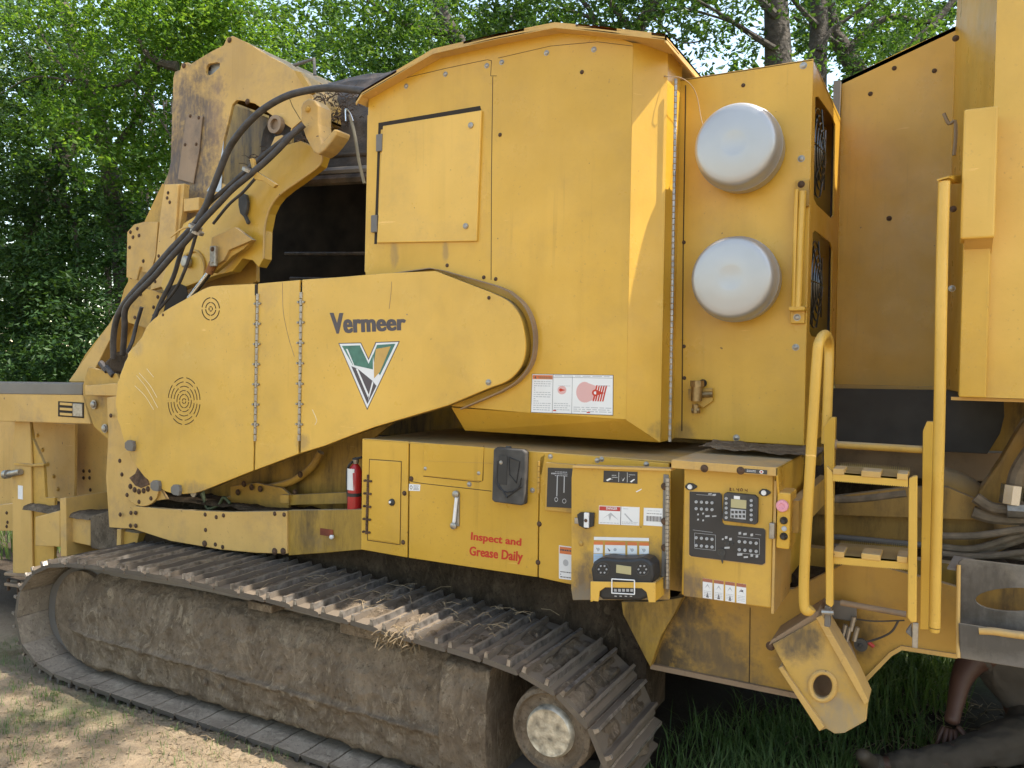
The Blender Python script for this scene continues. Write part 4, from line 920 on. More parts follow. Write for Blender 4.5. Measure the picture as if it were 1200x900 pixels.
# black panel: L shape
pb = [(808, 576), (843, 577.5), (846, 580), (846.5, 612), (849, 615), (895, 619.5), (897, 622), (896.5, 660), (893, 662), (810, 652), (807.5, 650)]
cx_, cy_ = 850, 620
plate('panel_border', [(cx_+(x-cx_)*1.02+(0), cy_+(y-cy_)*1.025) for x, y in pb], CP-.0075, .002, M['yl'], con, bev=0)
pnl = plate('switch_panel', pb, CP-.010, .003, M['panelblk'], con, bev=.001); pnl['label'] = 'black switch panel full of small dials'
def ringset(cs, r, mt, par, nm='dial'):
    mb = MB()
    for x, y in cs: mb.lathe(W(x, y, CP-.010), (0, -1, 0), [(0, r), (.003, r), (.0035, r*.6), (.002, r*.55)], 10)
    return mb.build(nm, mt, par, smooth=True)
def dial(x, y, r=.005, par=None, P=CP-.010, mt=None):
    key = 'dial%.4f%s' % (r, (mt or M['grey']).name)
    if key not in bpy.data.meshes:
        o = MB().lathe((0, 0, 0), (0, -1, 0), [(0, r), (.004, r), (.004, r*.62), (.002, r*.6)], 12).build('dial', mt or M['grey'], None, smooth=True, loc=(0, 0, 0)); me = o.data; me.name = key; bpy.data.objects.remove(o)
    o = bpy.data.objects.new('dial', bpy.data.meshes[key]); link(o, par, W(x, y, P)); return o
for (x0_, y0_, nx_, ny_, dx, dy, sk) in ((816, 588, 4, 2, 6.2, 8, .06), (816, 630, 4, 2, 6.2, 9, .1), (866.5, 634.5, 4, 2, 6.6, 9.5, .1)):
    for j in range(ny_):
        for i in range(nx_): dial(x0_+dx*i, y0_+dy*j+sk*dx*i, .0052, pnl)
def dline(items):
    mb = MB()
    for pts in items:
        q = WP(pts, CP-.0105)
        for i in range(len(q)-1): mb.tube([q[i], q[i+1]], .0007, 4)
    return mb.build('printed_lines', M['grey'], pnl)
dline([[(814, 624.5), (838.5, 627), (838.5, 645), (814, 642.5), (814, 624.5)], [(864.5, 629), (890, 631.5), (890, 650), (864, 648)], [(816, 577.5+2), (838, 581)], [(812, 621), (835, 624)], [(885, 626), (892, 627)]])
mb = MB()
for (x, y, a, b2) in ((829, 605, 5, 2), (837, 605, 5, 1.6), (818, 603, 2, 2), (824, 602, 2, 2), (818, 609, 2, 2), (824, 610, 2, 2), (852, 642, 6, 2.2), (851, 630, 3, 3), (856, 632, 3, 3), (847, 632, 2, 2), (867, 650, 6, 2.5), (874, 653, 5, 2), (881, 651, 3, 3), (887, 652, 3, 3), (867, 625, 3, 3), (873, 626, 4, 2.5), (881, 627, 3, 3), (837, 580, 4, 2), (832, 579, 4, 1.5)):
    q = WP([(x-a/2, y-b2/2), (x+a/2, y-b2/2-.3), (x+a/2, y+b2/2-.3), (x-a/2, y+b2/2)], CP-.0107); mb.add(q, [(3, 2, 1, 0)])
mb.build('printed_symbols', M['grey'], pnl)
for x, y, r in ((852, 637, .008), (845.5, 647, .014), (858, 637, .005)): dial(x, y, r, pnl, mt=M['blackd'])
mb = MB(); mb.prism(WP([(844, 651), (848.5, 652), (846.5, 661), (845, 657)], CP-.012), (0, .003, 0)); mb.build('worn_patch', M['blackd'], pnl)
# display unit
du = plate('display_unit', [(848, 579), (851, 577.3), (884, 580.5), (888, 584), (887.5, 613), (885, 615), (848, 610.5), (846, 607)], CP-.028, .020, M['blackd'], con, bev=.003)
rect('screen', 856.5, 585.5, 874.5, 595.5, CP-.030, .003, M['scr'], du, 0)
rect('sticker', 860, 581.3, 867, 585, CP-.0305, .002, M['white'], du, 0)
rect('key_field', 856, 597, 874, 608, CP-.030, .002, M['grey'], du, 0)
mb = MB()
for j in range(2):
    for i in range(4):
        q = WP([(857+4.4*i, 598.5+5*j), (860+4.4*i, 598.7+5*j), (860+4.4*i, 601.8+5*j), (857+4.4*i, 601.5+5*j)], CP-.0306); mb.add(q, [(3, 2, 1, 0)])
mb.build('keys', M['blackd'], du)
for i in range(5):
    dial(851.2, 584+5.6*i, .0048, du, CP-.028); dial(880.5, 586.5+5.6*i, .0048, du, CP-.028)
# handwriting BL 404
def hw(strokes):
    mb = MB()
    for s_ in strokes:
        q = WP(s_, CP-.0065)
        for i in range(len(q)-1): mb.tube([q[i], q[i+1]], .0011, 5)
    return mb.build('handwriting', M['ink'], con)
hw([[(855.2, 571.8), (855.3, 575.2)], [(855.2, 571.8), (857, 572.2), (855.4, 573.4), (857.2, 574.4), (855.3, 575.2)], [(859.2, 572), (859, 574.3), (860.8, 574.5)],
    [(863.2, 572.2), (863.5, 574), (865.7, 574)], [(865.7, 572), (865.3, 575.8)], [(869, 572.2), (867.6, 573.5), (867.8, 575.1), (869.6, 575.4), (870.6, 574), (869, 572.2)], [(873, 573), (873.2, 574.8), (875.4, 575)], [(875.6, 573), (875.4, 576.6)]])
# row of four warning labels
for k in range(4):
    x = 823.5+13.2*k; y = 677.5+1.9*k
    decal('warning_label', [(x, y), (x+11.3, y+1.6), (x+11, y+24.6), (x, y+23)], CP-.006, con, [('r', 0, 0, 1, .17, 1), ('r', .05, .19, .95, .97, 0), ('p', [(.2, .5), (.5, .25), (.8, .5), (.5, .35)], 5), ('p', [(.35, .95), (.5, .65), (.65, .95)] if k < 3 else [(.25, .4), (.7, .3), (.7, .42)], 2), ('l', .12, .6, .88, .92, 4, 5)], [M['white'], mat('faded_brown_red', (.35, .12, .07), .5) if k == 0 else bpy.data.materials['faded_brown_red'], M['dgrey'], M['pink'], M['redtxt'], M['grey'], M['blue']])
# latch at right edge and e-stop box
rect('side_latch', 901, 613, 907.5, 632, CP-.03, .03, M['zinc'], con, .004)
sw_ = MB(); X0, X1, Z0, Z1 = rectpts(910, 577, 926, 643.5, CP-.02); sw_.box((X0, CP-.02, Z0), (X1, CP+.10, Z1)); sb_ = sw_.build('switch_box', M['y'], con, bev=.006)
m_ = MB(); m_.box((X1-.01, CP+.02, Z0+.05), (X1+.02, 3.5, Z1-.03)); m_.build('box_arm', M['yd'], sb_)
MB().lathe(W(917, 592.5, CP-.02), (0, -1, 0), [(0, .020), (.008, .020), (.012, .018), (.013, .010), (.010, .008), (.010, 0)], 24).build('emergency_button', M['estop'], sb_, smooth=True)
for y in (610, 628.5): MB().lathe(W(918.5, y, CP-.02), (0, -1, 0), [(0, .013), (.006, .012), (.012, .008), (.02, .006)], 14).build('knob', M['black'], sb_, smooth=True)
MB().lathe(W(919, 619.5, CP-.02), (0, -1, 0), [(0, .009), (.004, .008)], 12).build('indicator', M['grey'], sb_, smooth=True)

# ---- main frame plate under the console
fp = [(762, 782), (775, 745), (793, 700), (800, 690), (930, 690), (1000, 655), (1130, 690), (1122, 771), (1056, 761), (1044, 768), (1010, 803), (988, 824), (935, 817), (890, 808)]
fr_ = plate('main_frame', fp, 3.05, .03, M['yd'], root, bev=.004); fr_.data.materials[0] = M['frame']; fr_['label'] = 'thick stained frame plate below the console'
plate('frame_corner', [(770, 705), (800, 700), (790, 720), (775, 745), (762, 782), (758, 775), (730, 720), (728, 705)], 3.0, .05, M['yo'], root)
seam([(879, 712), (878, 800)], 3.048, fr_, .0015)
m_ = MB(); m_.prism(WP([(762, 778), (890, 804), (935, 813), (988, 820), (988, 826), (935, 819), (890, 810), (762, 784)], 3.035), (0, .09, 0)); m_.build('bottom_flange', M['ys'], fr_)
m_ = MB(); m_.prism(WP([(1122, 767), (1056, 757), (1042, 765), (988, 820), (990, 826), (1045, 769), (1057, 762), (1122, 772)], 3.04), (0, .08, 0)); m_.build('notch_flange', M['yl'], fr_)
MB().box((-.75, 3.3, .80), (.6, 3.36, .95)).build('cross_member', M['yo'], fr_)
# lug
lg = [(905, 755), (962, 723), (1003, 795), (1017, 824), (1015, 845), (990, 859), (978, 860), (968, 854), (960, 857)]
lugP = 2.86
lug = MB(); hole = [(964+13*math.cos(a*math.pi/10), 804+15*math.sin(a*math.pi/10)) for a in range(20)]
lug.prism(WP(lg, lugP), (0, .03, 0), 0, [WP(hole, lugP)]); lug = lug.build('tow_lug', M['lug'], root, bev=.003); lug['label'] = 'tilted worn lug plate with round hole'
ringp = [W(964+14.5*math.cos(a*math.pi/12), 804+16.5*math.sin(a*math.pi/12), lugP) for a in range(25)]
MB().tube(ringp, .009, 8, caps=False).build('hole_collar', M['yl'], lug, smooth=True)
MB().lathe(W(966, 806, lugP+.16), (0, -1, 0), [(0, .06), (.02, .055), (.03, .0)], 20).build('pin_socket', M['ys'], lug)
m_ = MB(); m_.prism(WP([(956, 724), (963, 721), (1004, 793), (1018, 823), (1013, 826)], lugP-.015), (0, .12, 0)); m_.build('lug_flange', M['yl'], lug, bev=.002)
m_ = MB(); m_.prism(WP([(912, 783), (916, 781), (966, 852), (960, 857)], lugP-.015), (0, .12, 0)); m_.build('lug_flange', M['yl'], lug, bev=.002)
m_ = MB(); m_.prism(WP([(900, 757), (960, 724), (962, 722), (958, 716), (904, 750)], lugP+.01), (0, .2, 0)); m_.build('lug_top', M['ys'], lug, bev=.002)
bolt(903, 757, lugP+.02, lug, .012, BR)
tube('lug_cable', WP([(970, 728), (990, 750), (1000, 775)], 3.0), .014, M['ys'], lug)

# ---- ladder and handrails
LP = 2.72
lad = MB()
ldr = MB(); X0 = W(964, 620, 2.92).x; X1 = W(975, 620, 2.92).x
ldr.prism(WP([(965, 500), (974, 489), (979, 489), (977, 560), (973, 735), (968, 735)], 2.95), (0, .04, 0)); ldo = ldr.build('ladder', M['y'], root, bev=.003); ldo['label'] = 'yellow access ladder with serrated steps'
m_ = MB(); m_.prism(WP([(1081.5, 505), (1086, 494), (1094, 494), (1093, 738), (1078, 738)], 2.95), (0, .04, 0)); m_.build('ladder_rail', M['y'], ldo, bev=.003)
MB().tube([W(980, 521, 2.97), W(1081, 527, 2.97)], .013, 12).build('ladder_rung', M['yd'], ldo, smooth=True)
MB().lathe(W(981, 521, 2.97), (-1, 0, 0), [(0, .018), (.01, .018)], 12).build('rung_boss', M['ys'], ldo)
# hinged lower section
m_ = MB(); m_.prism(WP([(968.5, 546), (976, 554), (976, 710), (974, 712), (967.5, 708)], LP), (0, .03, 0)); m_.build('step_rail', M['yg'], ldo, bev=.003)
m_ = MB(); m_.prism(WP([(1065, 561), (1070, 558.5), (1075, 558), (1074, 729), (1068, 730), (1063.5, 724)], LP), (0, .03, 0)); m_.build('step_rail', M['yg'], ldo, bev=.003)
def step(y0, y1, par, P0=LP, depth=.2):
    # front lip with serrated lower edge and raised tabs, serrated tread behind
    n = 34; xa, xb = 976, 1064; yl = lambda x: y0+(y1-y0)*(x-xa)/(xb-xa)
    low = []
    for i in range(n*2+1):
        x = xb-(xb-xa)*i/(n*2); low.append((x, yl(x)+17+(1.3 if i % 2 else 0)))
    m_ = MB(); m_.prism(WP([(xa, yl(xa)+7), (xb, yl(xb)+7)]+low, P0), (0, .006, 0)); m_.build('step_face', M['yg'], par)
    zf = W(1020, yl(1020)+7, P0).z; xl, xr = W(xa, yl(xa), P0).x, W(xb, yl(xb), P0).x; za, zb2 = W(xa, yl(xa)+7, P0).z, W(xb, yl(xb)+7, P0).z
    t = MB(); t.prism([(xl, P0, za), (xr, P0, zb2), (xr, P0+depth, zb2), (xl, P0+depth, za)], (0, 0, -.006))
    for i in range(34):
        x = xl+(xr-xl)*(i+.2)/34; z = za+(zb2-za)*(i+.2)/34; d = (xr-xl)/34*.6
        t.prism([(x, P0+depth, z-.006), (x+d, P0+depth, z-.006), (x+d/2, P0+depth, z+.012)], (0, -.004, 0))
    to = t.build('step_tread', M['tread'], par)
    for u in (.0, .39, .86):
        w_ = .16 if u == 0 else .26 if u < .5 else .14
        a, b2 = xl+(xr-xl)*u, xl+(xr-xl)*(u+w_); z = za+(zb2-za)*(u+w_/2)
        MB().box((a, P0-.003, z-.008), (b2, P0+.09, z+.012)).build('step_tab', M['yl'], par, bev=.003)
step(546, 553, ldo); step(643, 650, ldo, P0=LP+.02)
step(716, 723, ldo, P0=LP+.14, depth=.02) if False else None
tube('lower_rod', WP([(985, 706), (1062, 720)], LP+.2), .010, M['ys'], ldo, sm=False)
# brackets below the rails
rect('pivot_bracket', 966, 710, 973, 735, LP+.02, .03, M['steel'], ldo, .003); MB().tube([W(963, 717, LP), W(977, 718, LP)], .008, 8).build('pivot_pin', M['zinc'], ldo)
rect('pivot_bracket', 1069, 730, 1076, 760, LP+.02, .012, M['zinc'], ldo, .003); plate('pivot_wedge', [(1061, 741), (1068, 732), (1069, 748)], LP+.03, .03, M['steel'], ldo)
# handrails
hr = tube('handrail', [W(951, 712, 2.72), W(947, 716, 2.72), W(943, 712, 2.72), W(942, 690, 2.72), W(944, 640, 2.72), W(951, 520, 2.72), W(957.5, 420, 2.72), W(960, 402, 2.73), W(965, 393, 2.80), W(969, 394, 2.90), W(971.5, 405, 3.0), W(971, 440, 3.0), W(968, 520, 3.0)], .0165, M['yg'], root, k=6, seg=14)
hr['label'] = 'bent tubular handrail left of the ladder'
h2 = tube('handrail', [W(1106.5, 213, 2.78), W(1104, 300, 2.78), W(1101, 480, 2.78), W(1097, 640, 2.78), W(1095, 735, 2.78)], .0165, M['yg'], root, k=4, seg=14)
h2['label'] = 'long straight handrail right of the ladder'
MB().lathe(W(1095, 736, 2.78), (0, 0, -1), [(0, .0165), (.012, .014), (.016, .0)], 14).build('rail_end', M['yg'], h2, smooth=True)
MB().prism([W(1098, 210, 2.76), W(1112, 206, 2.76), W(1127, 205, 2.95), W(1127, 213, 2.95), W(1108, 214, 2.80)], (0, 0, -.005)).build('rail_bracket', M['y'], h2)

# ---- right housing
rs = plate('right_housing', [(978, 452), (986, 94), (1060, 58), (1121, 30), (1113, 456)], REC, .02, M['yr'], root); rs['label'] = 'recessed glossy yellow panel behind the ladder'
MB().prism([W(986, 94, REC), W(1121, 30, REC), W(1121, 30, REC)+Vector((0, .8, 0)), W(986, 94, REC)+Vector((0, .8, 0))], (0, 0, -.02)).build('panel_top', M['gap'], rs)
MB().box((W(981, 300, REC).x-.03, REC-.05, 1.58), (W(981, 300, REC).x, REC+.02, 3.0)).build('edge_channel', M['steel'], rs)
A1, A2 = W(1120, 28, REC), W(1168, 5, 2.95)
zt1, zt2 = 3.15, 3.75
sf = MB(); b1, b2_ = W(1113, 456, REC), W(1160, 458, 2.95)
q = [Vector((A1.x, REC, b1.z)), Vector((A2.x, 2.95, b1.z)), Vector((A2.x, 2.95, 3.9)), Vector((A1.x+.02, 3.9, 3.75)), Vector((A1.x, REC, 3.17))]
sf.add(q+[p+Vector((.012, 0, 0)) for p in q], [(0, 1, 2, 3, 4), (9, 8, 7, 6, 5)]); sfo = sf.build('return_panel', M['y'], rs)
nb = MB(); nb.box((A2.x, 2.93, b1.z), (A2.x+1.6, 2.945, 3.9)); nbo = nb.build('near_panel', M['yg'], rs); nbo['label'] = 'large flat yellow panel at the right edge'
MB().box((A2.x, 2.945, b1.z), (A2.x+1.6, 4.3, b1.z+.01)).build('floor_panel', M['yd'], rs)
hx0_, hx1_ = W(1127.5, 200, 2.82).x, W(1168, 200, 2.82).x; hz1, hz0 = W(1148, 126, 2.82).z, W(1148, 279, 2.82).z
hbx = MB(); hbx.box((hx0_, 2.82, hz0), (hx1_, 2.93, hz1)); hbo = hbx.build('hatch_box', M['yg'], rs, bev=.006)
m_ = MB(); m_.prism([Vector((hx0_+.012, 2.84, hz0)), Vector((hx0_+.012, 3.0, hz0)), Vector((hx0_+.012, 3.0, hz0-.06))], (hx1_-hx0_-.015, 0, 0)); m_.build('hatch_gusset', M['yl'], hbo)
m_ = MB(); m_.box((hx0_+.01, 2.9, b1.z), (A2.x+.002, 3.1, hz1-.08)); m_.build('pillar', M['y'], rs, bev=.004)
for x, y in ((1117, 245), (1115.5, 338), (1042, 256), (1120, 45)): bolt(x, y, REC if x < 1100 else 3.4, rs, .009, BZ if y > 300 else BR)
for x, y in ((1048, 80), (1095, 83), (1020, 110)): bolt(x, y, REC, rs, .008, BR)
tube('dead_twig', WP([(1106, 133), (1112, 145), (1119, 142), (1120, 160), (1118, 182)], 3.6), .007, M['twig'], rs, k=3, seg=5)
rect('bottom_lip', 978, 452, 1112, 457, REC-.02, .03, M['yl'], rs, .002)
MB().box((b1.x, 2.96, b1.z-.012), (A2.x+1.6, 3.0, b1.z-.002)).build('bottom_edge', M['yl'], rs)
# rubber skirt
sk = plate('rubber_skirt', [(975, 455), (1176, 458), (1177, 488), (1172, 508), (1157, 532), (1120, 530), (975, 526)], 3.95, .01, M['rub'], root); sk['label'] = 'black rubber skirt hanging below the housing'
# background structure behind the ladder
bm1 = plate('side_beam', [(925, 588), (1000, 579), (1062, 571), (1110, 571), (1155, 590), (1155, 610), (925, 602)], 3.6, .05, M['frame2'], root)
plate('beam_face', [(925, 600), (1165, 600), (1165, 645), (925, 640)], 3.66, .03, M['frame2'], bm1)
plate('rusty_beam', [(975, 526), (1180, 531), (1200, 540), (1200, 566), (975, 556)], 4.2, .1, M['ys'], root)
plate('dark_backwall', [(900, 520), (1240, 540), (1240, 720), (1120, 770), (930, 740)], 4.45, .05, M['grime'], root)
MB().prism(WP([(1240, 450), (1200, 492), (1172, 540), (1146, 578), (1150, 592), (1185, 600), (1240, 520)], 3.7), (0, .12, 0)).build('boom_arm', M['frame2'], root, bev=.01)
tube('large_pipe', WP([(1095, 575), (1120, 585), (1150, 612), (1170, 640)], 3.8), .11, M['frame2'], root)
for i, (pts, r, mt) in enumerate([
    ([(1143, 583), (1160, 594), (1180, 597), (1215, 598)], .022, 'hosed'), ([(1140, 600), (1165, 607), (1215, 609)], .024, 'hosed'),
    ([(1215, 520), (1195, 550), (1188, 575), (1184, 590)], .030, 'hosed'),
    ([(1095, 628), (1140, 628), (1185, 622), (1215, 618)], .014, 'hosed'), ([(1095, 640), (1140, 643), (1190, 628), (1215, 622)], .014, 'hosed'),
    ([(1095, 655), (1130, 650), (1170, 640), (1215, 625)], .016, 'hosed'), ([(1095, 648), (1150, 652), (1215, 645)], .012, 'hosed'),
    ([(1090, 665), (1120, 660), (1160, 650), (1215, 655)], .013, 'hosed'),
    ([(976, 629), (1010, 632), (1062, 637), (1100, 640)], .012, 'steel'), ([(976, 640), (1062, 648)], .012, 'hosed'),
    ([(976, 655), (1062, 662), (1095, 655)], .014, 'hosed'),
    ([(925, 575), (960, 583), (1000, 585), (1062, 578)], .018, 'hosed'),
    ([(985, 700), (1015, 694), (1045, 700), (1064, 708)], .022, 'ys'), ([(950, 660), (970, 690), (985, 700)], .016, 'hosed')]):
    tube('hydraulic_hose', [W(x, y, 3.55+.03*(i % 3)) for x, y in pts], r, M[mt], root, k=5, seg=9)
MB().tube(WP([(1187, 568), (1184, 590)], 3.53), .038, 8).build('hose_fitting', M['chrome'], root)
MB().tube(WP([(1180, 597), (1200, 598)], 3.53), .032, 8).build('hose_fitting', M['zinc'], root)
tube('diagonal_link', WP([(1007, 676), (990, 700), (975, 710)], 3.1), .022, M['steel'], root, sm=False)
rect('valve_plate', 973, 705, 1004, 727, 3.0, .01, M['steel'], root, .004)
for x, y in ((998, 733), (1002, 745), (993, 745), (988, 742)):
    MB().tube([W(x+3, y-10, 2.98), W(x-1, y+6, 2.98)], .008, 8).build('fitting', M['zinc'], fr_, smooth=True)
MB().lathe(W(1009, 755, 3.0), (0, -1, 0), [(0, .022), (.012, .022), (.012, .008), (.018, .006)], 18).build('cable_reel', M['blackd'], fr_, smooth=True)
tube('thin_cable', WP([(1013, 753), (1030, 748), (1045, 740), (1053, 727)], 3.0), .004, M['hose'], fr_, seg=6)
tube('thin_cable', WP([(1000, 725), (1025, 728), (1060, 727)], 3.0), .003, M['hose'], fr_, seg=6)
MB().tube(WP([(1017, 752), (1024, 758)], 3.02), .007, 8).build('red_fitting', M['dred'], fr_)
# steel step box at the right edge
sp = 2.9
stb = plate('steel_step_box', [(1123, 660), (1128, 655), (1240, 668), (1240, 790), (1125, 770.5), (1122, 766)], sp, .015, M['boxm'], root, holes=[[(1143+48+48*math.cos(a*math.pi/12), 703+14*math.sin(a*math.pi/12)) for a in range(24)]]); stb['label'] = 'dusty grey steel box with an oval opening'
stb2 = MB(); stb2.prism([W(1123, 730, sp-.08), W(1240, 748, sp-.08), W(1240, 790, sp-.08), W(1125, 771.5, sp-.08)], (0, .006, 0)); stb2.build('step_front', M['boxm'], stb, bev=.003)
MB().tube([W(1123.5, 662, sp-.01), W(1122.5, 735, sp-.05), W(1123, 771, sp-.085)], .006, 8).build('bright_edge', M['yl'], stb)
m_ = MB(); m_.prism([W(1110, 665, sp), W(1118, 651, sp+.1), W(1142, 655, sp+.1), W(1128, 668, sp)], (0, 0, -.006)); m_.build('step_tab', M['steel'], stb)
rect('box_back', 1125, 670, 1240, 760, 3.06, .02, M['frame2'], stb, 0)
tube('opening_edge', WP([(1147, 739), (1165, 740), (1185, 743), (1240, 750)], sp-.075), .012, M['yl'], stb)

# ---- mill hood at the left, with arms and hoses
HP = 3.3
hood_o = [(203, 91), (205, 84), (211, 82), (213, 74), (220, 73), (222, 76), (233, 69), (248, 60), (262, 53), (266, 44), (273, 42), (290, 50), (316, 66), (332, 74), (347, 84), (357, 98), (365, 113), (372, 135), (360, 147), (353.5, 141), (342, 151), (340, 210), (290, 265), (240, 300), (200, 300), (192, 215), (197, 203), (200, 190)]
tri = [(277, 117.5), (281, 117.5), (298, 121), (311, 130), (341, 150), (334, 190), (300, 205), (276, 222), (259, 214), (260, 190), (262, 164), (268, 140), (272, 123)]
slot = [(241.5, 79), (244, 75), (254, 73), (257.5, 74), (257, 79), (248, 87), (243, 88.5), (241, 85)]
hoodp = plate('mill_hood', hood_o, HP, .02, M['hood'], root, holes=[tri, slot]); hoodp['label'] = 'curved yellow mill hood plate rising above the trees line'
plate('mill_hood_far_side', hood_o, HP+1.1, .02, M['yo'], hoodp)
m_ = MB(); hw_ = WP(hood_o[:20], HP)
for i in range(len(hw_)-1): m_.prism([hw_[i], hw_[i+1], hw_[i+1]+Vector((0, 1.1, 0)), hw_[i]+Vector((0, 1.1, 0))], (.0, 0, -.012))
for v in m_.v: v.y += .021
m_.build('hood_skin', M['yo'], hoodp)
plate('inner_side', [(262, 118), (345, 150), (340, 215), (255, 225)], HP+.55, .02, M['yo'], hoodp)
plate('inner_slot_plate', [(238, 72), (260, 70), (260, 92), (238, 92)], HP+.04, .01, mat('pale_grey_plate', (.42, .45, .48), .5, .3), hoodp)
bolt(246, 81, HP+.04, hoodp, .008, BR)
cvp = plate('cover_plate', [(219, 134), (237, 136), (233, 178), (226, 215), (208, 210), (214, 165)], HP-.012, .009, M['ys'], hoodp)
for x, y in ((230, 169), (217, 169.5), (233, 138), (223, 136)): bolt(x, y, HP-.012, cvp, .008, BR)
for x, y in ((269, 47), (215.5, 77), (290, 119)): bolt(x, y, HP-.001, hoodp, .012, BR)
plate('worn_steel_edge', [(257, 196), (262, 165), (259, 225), (242, 224), (250, 212)], HP-.004, .003, mat('pale_worn_steel', (.45, .48, .52), .45, .4), hoodp, bev=0)
seam([(339, 115), (343, 125), (352, 140)], HP-.001, hoodp, .0015)
# base silhouette plate behind arms
bpx = plate('mill_base', [(82, 447), (100, 415), (129, 378), (141, 355), (145, 339), (150, 330), (150, 300), (190, 215), (241, 232), (300, 260), (300, 330), (180, 400), (140, 460), (100, 470)], HP+.06, .03, M['yd'], root); bpx['label'] = 'dirty yellow mill base plate beside the hoses'
MB().prism(WP([(80, 447), (130, 377), (146, 350), (150, 356), (104, 447)], HP-.05), (0, .3, 0)).build('sloping_rail', M['yl'], bpx, bev=.004)
br1 = plate('bolted_bracket', [(149, 272), (157, 263), (168, 260), (185, 260), (182, 300), (176, 320), (160, 318), (157, 327), (148, 325)], HP-.06, .03, M['yl'], bpx)
plate('bracket_flap', [(149, 318), (164, 312), (160, 328), (157, 328), (149, 324)], HP-.075, .015, M['yl'], bpx)
for x, y in ((153, 272), (163, 276), (156, 278), (154, 325), (161, 268), (152, 290), (168, 306)): bolt(x, y, HP-.06, br1, .009, BR)
chn = plate('upright_channel', [(193, 216), (216, 215), (213, 250), (207, 285), (200, 310), (192, 335), (176, 340), (183, 300), (188, 250)], HP-.10, .04, M['yl'], bpx)
rect('channel_block', 215, 232, 233, 247, HP-.10, .05, M['yl'], chn, .004)
plate('channel_web', [(206, 216), (209, 216), (205, 280), (199, 305), (197, 304), (202, 280)], HP-.115, .015, M['yl'], chn)
for x, y in ((197, 226), (199, 237), (196, 232), (186, 300), (182, 330)): bolt(x, y, HP-.1, chn, .008, BR)
plate('step_plate', [(160, 335), (196, 345), (190, 372), (172, 385), (150, 378), (146, 352)], HP-.05, .03, M['yd'], bpx)
for x, y in ((165, 345), (185, 348), (180, 360), (158, 372)): bolt(x, y, HP-.05, bpx, .009, BR)
arm = plate('hood_arm', [(378, 182), (374, 194), (350, 212), (337, 221), (326, 230), (319, 239), (314, 250), (310, 270), (309, 303), (303, 313), (296, 305), (284, 303), (272, 318), (252, 323), (225, 333), (195, 345), (188, 335), (200, 297), (215, 262), (243, 244), (262, 232), (285, 205), (311, 182), (335, 170), (352, 165), (366, 172)], HP-.12, .06, M['y'], root)
arm['label'] = 'curved yellow hood arm with chewed upper edge'
rimp = [(378, 182), (374, 194), (350, 212), (337, 221), (326, 230), (319, 239), (314, 250), (310, 270), (309, 303)]
tube('arm_edge', [W(x, y, HP-.13) for x, y in rimp], .006, M['yl'], arm, seg=8)
# pocket & boss
plate('arm_pocket', [(196, 345), (200, 335), (210, 332), (218, 336), (220, 345), (212, 358), (192, 365)], HP-.125, .004, M['gap'], arm, bev=0)
tube('arm_boss', [W(x, y, HP-.125) for x, y in ((232, 345), (238, 330), (240, 312), (236, 300), (228, 294), (216, 300))], .008, M['yd'], arm)
MB().lathe(W(220, 307, HP-.13), (0, -1, 0), [(0, .035), (.02, .035), (.03, .025), (.03, .0)], 18).build('pivot_boss', M['zinc'], arm, smooth=True)
plate('shield', [(248, 278), (275, 266), (296, 281), (268, 293), (262, 305), (246, 315), (246, 300)], HP-.2, .03, M['yl'], arm)
plate('shield_side', [(268, 293), (296, 281), (285, 292), (272, 300), (262, 310), (250, 320), (248, 314), (262, 305)], HP-.18, .03, M['yd'], arm)
clv = rect('cylinder_clevis', 245.5, 288, 252, 312, HP-.24, .02, M['zinc'], arm, .004); bolt(249, 292, HP-.24, clv, .01, BR); bolt(248.5, 307, HP-.24, clv, .008)
MB().tube([W(248, 316, HP-.2), W(222, 350, HP-.2)], .016, 12).build('cylinder_rod', M['chrome'], arm, smooth=True)
MB().tube([W(250, 308, HP-.2), W(245, 320, HP-.2)], .022, 12).build('rod_end', mat('rusty_orange', (.28, .11, .03), .7), arm, smooth=True)
# hook bracket
hk = plate('hook_bracket', [(352, 126), (355, 119), (361, 115), (368, 117), (373, 124), (373, 145), (374.6, 160), (377, 168), (384, 160), (391, 151), (396, 152), (394, 158), (387, 168), (380, 176), (373, 181), (367, 178), (358, 161), (353, 145)], HP-.22, .10, M['yl'], root, bev=.008)
hk['label'] = 'bent yellow hook bracket at the hood pivot'
bolt(361, 128, HP-.22, hk, .014, BY)
plate('clamp_arm', [(300, 205), (306, 196), (322, 160), (330, 158), (334, 165), (318, 188), (306, 202)], HP-.06, .04, M['yl'], root)
MB().lathe(W(326, 147, HP), (0, -1, 0), [(0, .05), (.03, .05), (.03, .03), (.01, .03)], 18).build('clamp_boss', M['ys'], root, smooth=True)
